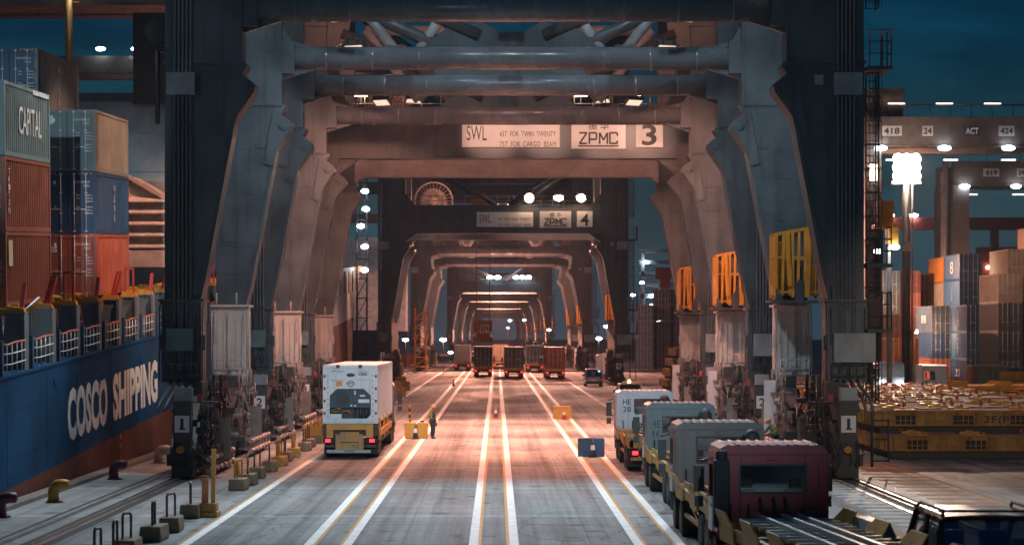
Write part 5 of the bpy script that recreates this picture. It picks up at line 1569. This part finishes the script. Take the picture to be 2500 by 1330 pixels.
def person(label, loc, rz, pose, top, legs, group=None):
    t = thing('person', label, 'person', loc, rz, group)
    N = pose
    def chain(keys, rs): return [(*N[k], r) for k, r in zip(keys, rs)]
    keys = ['pelvis','waist','chest','neck','head','l_sh','l_el','l_wr','l_ha','r_sh','r_el','r_wr','r_ha','l_hip','l_kn','l_an','l_toe','r_hip','r_kn','r_an','r_toe']
    rr = dict(pelvis=(.13,.10),waist=(.12,.09),chest=(.15,.10),neck=.055,head=.085,l_sh=.06,l_el=.042,l_wr=.032,l_ha=.035,r_sh=.06,r_el=.042,r_wr=.032,r_ha=.035,l_hip=.085,l_kn=.058,l_an=.042,l_toe=.035,r_hip=.085,r_kn=.058,r_an=.042,r_toe=.035)
    nodes = [(*N[k], rr[k]) for k in keys]
    ix = {k: i for i, k in enumerate(keys)}
    E = [('pelvis','waist'),('waist','chest'),('chest','neck'),('neck','head'),('chest','l_sh'),('l_sh','l_el'),('l_el','l_wr'),('l_wr','l_ha'),('chest','r_sh'),('r_sh','r_el'),('r_el','r_wr'),('r_wr','r_ha'),
         ('pelvis','l_hip'),('l_hip','l_kn'),('l_kn','l_an'),('l_an','l_toe'),('pelvis','r_hip'),('r_hip','r_kn'),('r_kn','r_an'),('r_an','r_toe')]
    edges = [(ix[a], ix[b_]) for a, b_ in E]
    for sd_ in ('l', 'r'):
        h = Vector(N[sd_+'_ha']); w_ = Vector(N[sd_+'_wr']); d = (h-w_).normalized()
        side = d.cross(Vector((1 if sd_ == 'l' else -1, 0, 0.2))).normalized()
        hi = ix[sd_+'_ha']
        for k, (off, ln) in enumerate(((-.03,.075),(-.01,.09),(.01,.085),(.03,.065))):
            a = h + side*off + d*ln*0.5; c = h + side*off*1.1 + d*ln + Vector((0, 0.02, 0))
            n0 = len(nodes); nodes += [(*a, .011), (*c, .009)]; edges += [(hi, n0), (n0, n0+1)]
        a = h + side*-.045 + d*.01; n0 = len(nodes); nodes += [(*a, .012), (*(a+side*-.015+d*.035), .010)]; edges += [(hi, n0), (n0, n0+1)]
    skinned('body', nodes, edges, skin, t)
    def grow(name, ks, es, add, m):
        nd = []
        for k in ks:
            r = rr[k]; nd.append((*N[k], tuple(q+add for q in r) if isinstance(r, tuple) else r+add))
        i2 = {k: i for i, k in enumerate(ks)}
        return skinned(name, nd, [(i2[a], i2[b_]) for a, b_ in es], m, t)
    grow('jacket', ['waist','chest','pelvis','l_sh','l_el','l_wr','r_sh','r_el','r_wr'], [('pelvis','waist'),('waist','chest'),('chest','l_sh'),('l_sh','l_el'),('l_el','l_wr'),('chest','r_sh'),('r_sh','r_el'),('r_el','r_wr')], .022, top)
    grow('trousers', ['pelvis','l_hip','l_kn','l_an','r_hip','r_kn','r_an'], [('pelvis','l_hip'),('l_hip','l_kn'),('l_kn','l_an'),('pelvis','r_hip'),('r_hip','r_kn'),('r_kn','r_an')], .028, legs)
    for sd_ in ('l','r'):
        a, b_ = Vector(N[sd_+'_an']), Vector(N[sd_+'_toe'])
        skinned('boot', [(a.x,a.y,a.z-0.02,.06),(a.x,a.y,0.05,.055),(b_.x,b_.y,0.045,.05)], [(0,1),(1,2)], black, t)
    hd = Vector(N['head'])
    mb = MB()
    mb.M = Matrix.Translation(hd + Vector((0,0,0.045))) @ N['tilt']
    mb.ball((0,0,0), (0.135,0.155,0.12), 18, 8, half=True); mb.tube((0,0,-0.012),(0,0,0.004),0.15,18); mb.box(-0.07,0.07,0.1,0.2,-0.012,0.002)
    mb.build('helmet', yellow, t)
    mb = MB(); mb.M = Matrix.Translation(hd) @ N['tilt']
    mb.ball((0,0.095,-0.02),(0.016,0.022,0.026),8,6); mb.ball((0,0.09,-0.065),(0.03,0.01,0.01),8,5)
    for s in (-1,1): mb.ball((s*0.098,0.0,-0.01),(0.014,0.024,0.034),8,6)
    mb.m = 1
    for s in (-1,1): mb.ball((s*0.033,0.088,0.012),(0.012,0.008,0.008),8,5)
    mb.build('face', [skin, ink], t)
    ch, wa = Vector(N['chest']), Vector(N['waist'])
    up = (ch-wa).normalized()
    q = up.to_track_quat('Z', 'Y').to_matrix().to_4x4()
    mb = MB(); mb.M = Matrix.Translation(wa) @ q
    for z0, z1, w_, d_ in ((-0.02,0.05,0.155,0.122),(0.16,0.22,0.19,0.135)):
        v = []
        for zz in (z0, z1):
            for k in range(20):
                a = 2*math.pi*k/20; v.append((w_*math.cos(a), d_*math.sin(a), zz))
        mb.add(v, [(k,(k+1) % 20,20+(k+1) % 20,20+k) for k in range(20)], True)
    for s in (-1,1): mb.bar((s*0.1,0.115,0.05),(s*0.1,0.11,0.32),0.05,0.02); mb.bar((s*0.1,-0.115,0.05),(s*0.1,-0.11,0.32),0.05,0.02)
    mb.build('safety_vest', vest, t)
    return t
stand = dict(pelvis=(0,0,.95),waist=(0,0.0,1.1),chest=(0,.0,1.35),neck=(0,.01,1.52),head=(0,.03,1.64),l_sh=(-.19,0,1.43),l_el=(-.24,-.04,1.14),l_wr=(-.2,.12,.94),l_ha=(-.18,.17,.88),
    r_sh=(.19,0,1.43),r_el=(.25,-.03,1.14),r_wr=(.24,.06,.90),r_ha=(.24,.08,.82),l_hip=(-.09,0,.9),l_kn=(-.1,.03,.5),l_an=(-.1,0,.1),l_toe=(-.11,.15,.04),r_hip=(.09,0,.9),r_kn=(.1,.02,.5),r_an=(.11,-.03,.1),r_toe=(.13,.12,.04),tilt=Matrix.Rotation(R(-6),4,'X'))
pw_ = person('worker in dark overalls and yellow helmet standing by the yellow barrier', (-3.42, 109, 0), R(-60), stand, cloth, cloth)
MB().box(0.2,0.28,0.05,0.11,0.68,0.86).tube((0.24,0.08,0.86),(0.24,0.08,0.96),0.01,6).build('radio', black, pw_)
lean = dict(pelvis=(0,-.08,.95),waist=(0,.0,1.09),chest=(0,.14,1.3),neck=(0,.24,1.44),head=(0,.32,1.53),l_sh=(-.19,.17,1.36),l_el=(-.24,.3,1.12),l_wr=(-.14,.5,1.08),l_ha=(-.12,.58,1.07),
    r_sh=(.19,.17,1.36),r_el=(.26,.22,1.08),r_wr=(.18,.42,1.0),r_ha=(.15,.5,.98),l_hip=(-.1,-.08,.9),l_kn=(-.12,.06,.5),l_an=(-.12,-.02,.1),l_toe=(-.13,.13,.04),r_hip=(.1,-.08,.9),r_kn=(.14,-.1,.5),r_an=(.15,-.28,.1),r_toe=(.17,-.14,.04),tilt=Matrix.Rotation(R(-28),4,'X'))
person('worker in a lime striped vest and yellow helmet leaning at the right bogies', (12.65, 93.3, 0.0), R(50), lean, cloth2, cloth)
# ------------------------------------------------------------------ hatch covers stacked on the landward apron
hcs = mat('hatch_ochre', (0.40, 0.20, 0.065), 0.6, dirt=(0.09, 0.045, 0.03), amt=0.8, streak=True, var=0.35, scale=1.6, bump=0.3, spec=0.2)
hct = mat('hatch_top', (0.27, 0.19, 0.15), 0.9, spec=0.08, dirt=(0.25, 0.14, 0.10), amt=0.5, var=0.2, bump=0.2)
def hc_body(W, D):
    def fn(mb):
        mb.box(0, W, 0, D, 0.22, 0.9)
        mb.m = 1; mb.box(0.25, W-0.25, 0.2, D-0.2, -0.12, 0.22); mb.m = 0  # black inset base paints the shade in the gap between stacked covers
        mb.box(-0.04, W+0.04, -0.04, 0.0, 0.84, 0.9); mb.box(0, W, -0.03, 0, 0.22, 0.27); mb.box(0, 2.6*int(W/2.6), -0.02, 0, 0.45, 0.48)
        for k in range(int(W/2.6)+1):
            x = 0.9+2.6*k
            if x+1.0 < W:
                mb.box(x-0.04, x, -0.05, 0, 0.23, 0.8); mb.box(x+0.95, x+0.99, -0.05, 0, 0.23, 0.8)
        for k in range(6): mb.box(-0.06, 0, 1+D/6*k, 1.1+D/6*k, 0.23, 0.88)
    return fn
def hc_top(W, D):
    def fn(mb): mb.box(0.1, W-0.1, 0.1, D-0.1, 0.902, 0.93)
    return fn
def lug_fn(mb):
    mb.box(0, 0.95, -0.1, 0.1, 0.9, 0.97)
    for j in range(4): mb.torus((0.12+0.235*j,-0.05,0.99), 0.07, 0.022, 'y', 10, 5)
def pad_fn(mb):
    mb.box(0, 0.9, 0, 0.3, 0.93, 1.04); mb.ball((0.45,0.15,1.04),(0.22,0.12,0.07),8,5)
def post_fn(mb):
    mb.box(-0.08, 0.08, -0.08, 0.08, 0.93, 1.14); mb.torus((0,0,1.14), 0.07, 0.025, 'x', 10, 5)
def bar_fn(mb): mb.box(0, 2.1, 0, 0.14, 0.93, 1.0)
def hatch(label, x, y, z, W=12.0, D=10.5, text=None):
    t = thing('hatch_cover', label, 'hatch cover', (x, y, z), 0, 'ship hatch covers laid on the apron')
    k = '%.1f_%.1f' % (W, D)
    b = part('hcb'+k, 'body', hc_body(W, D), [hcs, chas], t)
    for q in range(int(W/2.6)+1):
        if 0.9+2.6*q+1.0 < W: part('hcp', 'pocket_shade', lambda mb: [mb.box(0.04+0.235*j, 0.23+0.235*j, -0.012, -0.002, 0.3, 0.7) for j in range(4)], mat('recess_shade', (0.035, 0.03, 0.028), 0.8), t, (0.9+2.6*q, 0, 0))  # flat dark plates paint the shade inside the lug pockets
    part('hct'+k, 'top_plate', hc_top(W, D), hct, t)
    rnd = random.Random(int(x*7+y+z*3))
    for q in range(int(W/2.6)+1):
        xx = 0.9+2.6*q
        if xx+1.0 < W:
            part('lug', 'lifting_lug', lug_fn, yellow, t, (xx, 0, 0))
            for j in range(4):
                yy = 0.8+D/4*j
                part('pad', 'cone_pad', pad_fn, yellow, t, (xx+rnd.uniform(-.4, .7), yy+rnd.uniform(-.2, .4), 0))
                part('lpost', 'lashing_eye', post_fn, yellow if rnd.random() < .6 else redp, t, (xx+rnd.uniform(0, 1.6), yy+rnd.uniform(.6, 1.4), 0))
    for q in range(3): part('lbar', 'lashing_bar', bar_fn, redp, t, (1.2+W/3.3*q, 1.2+1.5*q, 0))
    if text:
        mb = MB(); mb.text(text, 1.35, 0.42, T(5.6, -0.004, 0.47), bold=0.02); mb.build('lettering', ink, b)
    return t
hatch('rusty ochre hatch cover lying lowest at the front of the right hand pile', 17.3, 91.0, 0.14)
hatch('ochre hatch cover stencilled 3F(P), second from the bottom at the front', 17.1, 92.6, 1.18, text='3F(P)')
for i, (x, y, z, l) in enumerate(((17.0,105,0.14,'lowest cover of the pile behind the 3F(P) one'),(16.7,105.6,1.16,'upper cover of the pile behind the 3F(P) one, with yellow lugs'),
        (17.0,118,0.14,'lowest cover of the third pile from the front'),(16.8,118.4,1.16,'upper cover of the third pile from the front'),
        (17.0,131,0.14,'lowest cover of the rearmost pile by the white truck'),(17.0,131.4,1.16,'upper cover of the rearmost pile by the white truck'))):
    hatch('hatch cover, '+l, x, y, z, W=14.0 if i < 2 else 13.0)
for i, (x, y, n) in enumerate(((16.5,185,3),(17.0,205,4))):
    for k in range(n):
        hatch('far tan hatch cover, %s up in the %s pile between crane legs' % (ords[k], ('nearer','farther')[i]), x+0.3*k, y+0.2*k, 0.14+1.03*k, W=8.0, D=9)

# ------------------------------------------------------------------ the container yard
def stack(desc, px, d, cols, L=8.6, H=2.9, letters=None):
    x = wx(px, d)+1.219
    out = []
    for k, c in enumerate(cols):
        n = len(cols)
        lab = '%s container, %s in the %s' % ({'dgrey':'dark grey','navy':'dark navy','slate':'slate grey','red':'red brown','pink':'pale red','olive':'olive grey'}.get(c, c), ('bottom','second up','third up','fourth up','fifth up','sixth up')[k], desc)
        cc = container(lab, c, (x, d, k*(H+0.02)), L, H, 0, group='containers stacked in the yard')
        if letters and letters.get(k): 
            s, vert, sz = letters[k]
            sideletters(cc, s, let, L, H, sz, side=-1, vertical=vert, yc=L*0.5, z=H*0.5)
        out.append(cc)
    return out
stack('stack just right of the orange box', 2275, 226, ('red', 'navy', 'slate'), letters={2: ('88', False, (2.6, 0.9))})
stack('navy stack lettered down its side', 2360, 218, ('navy', 'blue', 'navy'), L=8.4, letters={1: ('中远海运', True, 0.45), 2: ('中远海运', True, 0.45), 0: ('33', False, (2.4, 0.8))})
stack('tall stack topped by a cream box', 2437, 205, ('dgrey', 'dgrey', 'dgrey', 'cream'), L=8)
stack('wide grey stack cut by the right edge', 2512, 207, ('grey', 'grey', 'olive'), L=9, letters={2: ('OOCL', False, (4.0, 0.9)), 1: ('OOCL', False, (4.0, 0.9))})
stack('blue stack with barred doors on top', 2343, 228, ('slate', 'slate', 'navy', 'blue', 'navy'), L=8, letters={3: ('中远海运', True, 0.4), 4: ('8', False, (1.6, 1.4))})
stack('stack with a cream box peeking over', 2460, 216, ('maroon', 'slate', 'olive', 'dgrey', 'cream'), L=8)
stack('stack whose upper boxes are orange and cream', 2303, 238, ('slate', 'maroon', 'slate', 'cream', 'orange'), L=8)
stack('maroon stack behind the orange box', 2197, 241, ('maroon', 'maroon', 'maroon', 'red', 'maroon'), H=2.59, L=8)
stack('grey stack left of the maroon one', 2147, 240, ('dgrey', 'slate', 'slate', 'dgrey', 'slate'), H=2.59, L=8)
stack('narrow stack beside the orange topped one', 2249, 252, ('slate', 'maroon', 'maroon', 'maroon', 'maroon'), H=2.59, L=8)
stack('pale grey stack beside the ladder', 2103, 246, ('grey', 'dgrey', 'grey', 'slate', 'grey'), H=2.59, L=10)
stack('low stack with an orange box on top', 2183, 204, ('olive', 'orange'), H=2.59, L=8)
stack('low pale red stack by the white truck', 2150, 222, ('pink', 'pink', 'pink'), H=2.59, L=6.06)
stack('ground row beside the navy stack', 2394, 196, ('pink',), H=2.59, L=6.06)
stack('ground row before the tall stack', 2413, 190, ('olive',), H=2.59, L=4)
stack('ground row at the right edge', 2478, 188, ('slate',), H=2.59, L=4)
stack('tall grey stack at the far right edge', 2535, 224, ('grey', 'slate', 'slate', 'slate', 'pink', 'pink'), L=9)
for i, (x, y, n, c) in enumerate(((24,330,4,'slate'),(27,332,5,'dgrey'),(30,334,5,'grey'),(33,331,4,'slate'),(36,333,5,'dgrey'))):
    st = ('%s row of the far block between crane legs' % ords[i])
    for k in range(n):
        container('%s container, %s tier, %s' % ({'dgrey':'dark grey','slate':'slate grey','grey':'pale grey'}[c], ords[k], st), c, (x, y, k*2.61), 6.06, 2.59, 0, rz=0, group='containers stacked in the yard')

# white trucks in the yard
yt = yard_truck('white truck with blazing headlights facing the camera in the yard', cabw, (wx(2174, 186), 188, 0), 'a', 9, yaw=R(180), trailer=False)
sl = spot(yt, (-0.95, 2.3, 1.0), (-0.6, 12, 0), 260, (0.9, 0.95, 1.0), 70)
sl = spot(yt, (0.95, 2.3, 1.0), (0.6, 12, 0), 260, (0.9, 0.95, 1.0), 70)
mb = MB(); [mb.ball((x, 2.15, 1.0), (0.26, 0.1, 0.24), 12, 8) for x in (-0.85, 0.85)]; mb.build('headlight', emit('headlight_glow', (0.8, 0.93, 1.0), 40), yt)
yard_truck('white truck seen from its side, towing a yellow flatbed through the yard', cabw, (wx(2303, 170), 170, 0), 'a', 12, yaw=R(90), trail_m=hornm, horns=4, wheels_y=(-9.5, -10.8))
t = thing('flatbed_trailer', 'yellow flatbed trailer parked at the right edge of the yard', 'trailer', (44.5, 182, 0))
MB().box(0,12,0,2.4,1.0,1.35).box(0.2,3.8,-0.05,0,1.5,2.3).box(4.2,8,-0.05,0,1.5,2.3).build('bed', hornm, t)
for x in (1.5, 3.0, 9.5):
    for yy in (0.3, 2.1): part('fbw', 'wheel', lambda mb: mb.wheel((0,0,0.5),0.5,0.3,18,'y'), tyre, t, (x, yy, 0))

# ------------------------------------------------------------------ yard gantries
rtgm = mat('yard_crane_paint', (0.13, 0.10, 0.095), 0.5, dirt=RUST, amt=0.4)
rtgp = mat('yard_crane_pale', (0.40, 0.32, 0.29), 0.5, dirt=RUST, amt=0.3)
board = mat('board_navy', (0.03, 0.07, 0.11), 0.5)
def rtg(label, x, y, zt, span=30, signs=(), leg=1.6, house=False):
    t = thing('yard_gantry', label, 'yard crane', (x, y, 0), 0, 'rubber tyred yard cranes')
    mb = MB(); mb.box(0, span, 0, 1.6, zt-1.45, zt+1.3); mb.box(0, span, -0.15, 1.75, zt-1.6, zt-1.45); mb.box(0, span, 9, 10.6, zt-1.45, zt+1.3)
    mb.build('girder', rtgm, t)
    mb = MB(); mb.box(2 if house else 0, span, 0.2, 0.3, zt+2.35, zt+2.5)
    for k in range(int(span/2)+1): mb.tube((2*k,0.25,zt+1.3),(2*k,0.25,zt+2.4),0.05,5)
    mb.build('walkway', rtgm, t)
    for xx in (-0.2, span-leg):
        for yy in (0, 9):
            mb = MB(); mb.prism([(xx+0.1,0.8),(xx+leg-0.1,0.8),(xx+leg,zt-1.5),(xx,zt-1.5)], yy, yy+1.4); mb.build('leg', rtgm, t)
        mb = MB(); mb.box(xx-0.1,xx+leg+0.1,-1,11.5,0.7,1.6); mb.build('sill_beam', rtgm, t)
        for yy in (-0.3, 1.6, 9, 10.8):
            mb = MB(); mb.wheel((xx+leg/2,yy,0.75),0.75,0.55,18); mb.build('wheel', tyre, t)
    mb = MB(); mb.tube((-1.0,0.5,1.5),(-1.0,0.5,zt+1.5),0.3,10); mb.box(-1.5,-0.9,0.3,0.7,1.5,zt); mb.build('cable_duct', rtgp, t)
    if house: mb = MB(); mb.box(-0.3,3.6,1,6,zt+1.3,zt+3.9); mb.box(-0.5,3.8,0.9,6.1,zt+3.9,zt+4.1); mb.build('machinery_house', rtgm, t)
    for (sx_, w, s, dk) in signs:
        mb = MB(); mb.m = 0; mb.box(sx_-w/2, sx_+w/2, -0.05, 0.0, zt-0.55, zt+0.4); mb.m = 1
        mb.text(s, w*0.78, 0.62, T(sx_, -0.05, zt-0.08), bold=0.03); mb.build('sign_board', [board, signw] if dk else [mat('board_white', (0.55,0.5,0.48),0.5), ink], t)
    for k in range(int(span/6)+1):
        mb = MB(); mb.ball((1.2+6.1*k,-0.3,zt-1.75),(0.62,0.35,0.25),12,6); mb.build('girder_lamp', cool, t)
        mb = MB(); mb.box(3.6+5.8*k,5.0+5.8*k,9.5,9.8,zt-2.1,zt-1.95); mb.build('girder_lamp', emit('lamp_pale', (1.0,0.8,0.72), 1.6), t)
        mb = MB(); mb.box(2.0+4.6*k,3.6+4.6*k,0.1,0.25,zt+2.5,zt+2.62); mb.build('walkway_lamp', emit('lamp_pale', (1.0,0.8,0.72), 1.6), t)
    return t
rtg('dark yard crane with white number boards and a navy board reading ACT', wx(2118, 196), 196, 25.1, 28, ((2.3,1.95,'418',0),(5.75,1.0,'24',0),(10.0,1.6,'ACT',1),(13.3,1.5,'424',0)), house=True)
rtg('farther yard crane standing behind the one with the ACT board', wx(2330, 245), 245, 25.0, 26, ((4.4,1.9,'419',0),(8.0,1.0,'24',0)), leg=2.0)
t = thing('portal_crane', 'hazy red portal crane far behind the yard cranes on the right', 'yard crane', (wx(2090, 430), 430, 0))
redc = mat('portal_red', (0.40, 0.07, 0.05), 0.5)
MB().box(0,46,0,2,27.6,30.2).build('girder', redc, t)
for x in (1, 28.5): MB().box(x,x+1.5,0,1.5,0,27.6).build('leg', redc, t)
for x in (7, 12, 19): mb = MB(); mb.ball((x,-0.6,30.6),(1.0,0.5,0.35),10,6); mb.build('girder_lamp', cool, t)
MB().box(26,40,0.5,4,12,24).build('engine_house', redc, t)
mb = MB()
for k in range(9): mb.ball((26.5+1.4*k,0.2,16+5*abs(math.sin(k*2.3))),(0.55,0.3,0.3),8,5)
mb.build('work_lamp', emit('lamp_white', (1.0,0.93,0.85), 16), t)
t = thing('portal_crane', 'red portal crane seen between the right legs of the marked cranes', 'yard crane', (wx(1612, 420), 420, 0))
MB().box(-1,14,0,1.6,17.0,19.4).build('girder', redc, t); MB().box(0,2.0,0,1.6,0,17.0).build('leg', redc, t); MB().box(12,14,0,1.6,0,17.0).build('leg', redc, t)
mb = MB(); mb.ball((-0.4,-0.6,8.0),(0.75,0.4,0.5),10,6); mb.build('leg_lamp', cool, t)
t = thing('yard_gantry', 'pale hazy gantry with stacked cross rails behind the red portal crane', 'yard crane', (wx(1560, 470), 470, 0))
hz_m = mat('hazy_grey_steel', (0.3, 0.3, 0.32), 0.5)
for k in range(5): MB().box(0,16,0,1,14+2.6*k,14.9+2.6*k).build('cross_rail', hz_m, t)
for x in (0.5, 15): MB().box(x,x+0.8,0,0.9,0,25).build('leg', hz_m, t)
for k, (x, z) in enumerate(((1.5,22.2),(3.0,14.6),(9,11),(11.5,3.5),(2.5,6.0))): mb = MB(); mb.ball((x,-0.6,z),(0.8,0.4,0.3),10,6); mb.build('leg_lamp', cool, t)

# light mast
mx_, my_ = wx(2212, 193), 193
t = thing('light_mast', 'tall light mast with a blazing bank of floodlights beside the yard crane', 'lamp', (mx_, my_, 0))
MB().tube((0,0,0),(0,0,20.4),0.45,16,0.32).box(-0.9,0.9,-0.5,0.5,0,0.5).build('pole', rtgm, t)
MB().tube((0.55,-0.1,0),(0.55,-0.1,19.6),0.1,8).box(-1.4,1.4,-0.2,0.2,19.7,20.0).box(-0.5,0.5,-0.55,-0.45,13.4,14.2).build('bracket', rtgp, t)
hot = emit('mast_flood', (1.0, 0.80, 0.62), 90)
for i in range(3):  # oversized glowing balls shape the bloom around the lamp bank
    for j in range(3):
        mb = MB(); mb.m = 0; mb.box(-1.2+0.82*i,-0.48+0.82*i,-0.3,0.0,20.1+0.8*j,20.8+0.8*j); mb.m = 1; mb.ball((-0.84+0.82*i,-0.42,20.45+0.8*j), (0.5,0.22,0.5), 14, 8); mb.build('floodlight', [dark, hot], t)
spot(t, (0, -1.0, 22.6), (4, -45, 0), 110000, (1.0, 0.68, 0.48), 60)
spot(t, (0.6, 0.6, 22.6), (8, 40, 2), 9000, (1.0, 0.55, 0.36), 95)
t = thing('lamp_post', 'low lamp post hidden behind the orange box, lighting the container stacks', 'lamp', (45.3, 224, 0))
MB().tube((0,0,0),(0,0,6.0),0.1,8).box(-0.2,0.5,-0.15,0.15,5.9,6.1).build('pole', dark, t)
mb = MB(); mb.box(0.5,0.7,-0.3,0.3,5.7,6.1); mb.build('lamp', warm, t)
spot(t, (0.9, 0, 5.8), (6, 4, 5.2), 1100, (1.0, 0.52, 0.32), 165)
t = thing('lamp_post', 'unseen lamp post added behind the landside crane leg, lighting the box stacks', 'lamp', (37.6, 229, 0))
MB().tube((0,0,0),(0,0,14.0),0.16,8).box(-0.2,0.7,-0.2,0.2,13.9,14.1).build('pole', dark, t)  # unseen post, added to light the road-side faces of the stacks
mb = MB(); mb.box(0.7,0.9,-0.4,0.4,13.5,14.0); mb.build('lamp', warm, t)
spot(t, (1.1, 0, 13.7), (13, 3, 6), 16000, (1.0, 0.62, 0.44), 120)
spot(t, (0.2, -0.6, 13.7), (7, 12, 8), 4500, (1.0, 0.6, 0.42), 120)
# yellow service platform by the mast
t = thing('service_platform', 'yellow lit service platform just left of the light mast', 'platform', (wx(2165, 180), 182, 0))
MB().box(-0.8,1.3,-0.8,0.8,15.0,15.3).box(-0.6,0.9,-0.5,0.5,15.3,17.4).box(0.4,1.3,-0.6,0.6,13.6,15.0).build('cabin', yellow, t)
MB().tube((0.6,0,0),(0.6,0,15),0.25,10).build('post', rtgp, t)
mb = MB(); mb.ball((0.9,-0.9,13.3),(0.45,0.3,0.25),10,6); mb.ball((-0.6,-0.9,12.9),(0.4,0.3,0.2),10,6); mb.build('platform_lamp', cool, t)
mb = MB(); mb.box(-1.2,-0.6,-0.6,-0.3,19.2,20.6); mb.build('platform_lamp', warm, t)

# low yellow equipment and parked machines along both sides far down the road
for i, (x, y, h) in enumerate(((-11.2,300,9.5),(11.4,520,16))):
    t = thing('stair_tower', 'orange lit stair tower far down the road on the %s side' % ('left','right')[i], 'tower', (x, y, 0))
    mb = MB()
    for a_ in (-0.8,0.8):
        for b_ in (-0.8,0.8): mb.box(a_-0.08,a_+0.08,b_-0.08,b_+0.08,0,h)
    for k in range(int(h/1.4)): mb.box(-1,1,-1,1,1.4*k+0.8,1.4*k+0.95); mb.bar((-0.8,-0.9,1.4*k+0.9),(0.8,-0.9,1.4*k+2.2),0.15)
    mb.build('frame', yellow, t)
LP = sorted(((1082,829,300),(990,829,330),(1462,826,320),(1520,843,280),(1668,855,270),(1617,790,360),(823,598,330),(870,657,300),(1245,782,600),(1280,781,640),(1050,848,420),(1100,860,450),(1415,858,400),(1300,845,700),(1180,850,600),(1480,797,380),(1545,720,420),(1567,690,430),(1590,745,440),(1655,800,400),(1240,800,900),(1340,805,520)))
ords += ['twenty first','twenty second','twenty third']
for i, (px, py, d) in enumerate(LP):
    t = thing('lamp_pole', 'small bluish lamp, %s from the left along the far road' % ords[i], 'lamp', (wx(px, d), d, 0), 0, 'small lamps along the far road')
    z = wz(py, d)
    MB().tube((0,0,0),(0,0,max(0.3,z)),0.06,6).build('pole', dark, t)
    mb = MB(); mb.ball((0,-0.1,z),(0.5,0.3,0.24),10,6); mb.build('lamp', cool, t)

# ------------------------------------------------------------------ the hazy night air
HAZE = True
if HAZE:
    hm = bpy.data.materials.new('night_haze'); hm.use_nodes = True
    N = hm.node_tree.nodes; N.remove(N['Principled BSDF'])
    pv = N.new('ShaderNodeVolumePrincipled')
    pv.inputs['Color'].default_value = (0.86, 0.88, 0.92, 1)
    pv.inputs['Density'].default_value = 0.00014
    hm.node_tree.links.new(pv.outputs['Volume'], N['Material Output'].inputs['Volume'])
    hm.cycles.homogeneous_volume = True
    mb = MB(); mb.box(-460, 460, -70, 2620, -10, 60)
    setp(mb.build('haze', hm), kind='stuff')
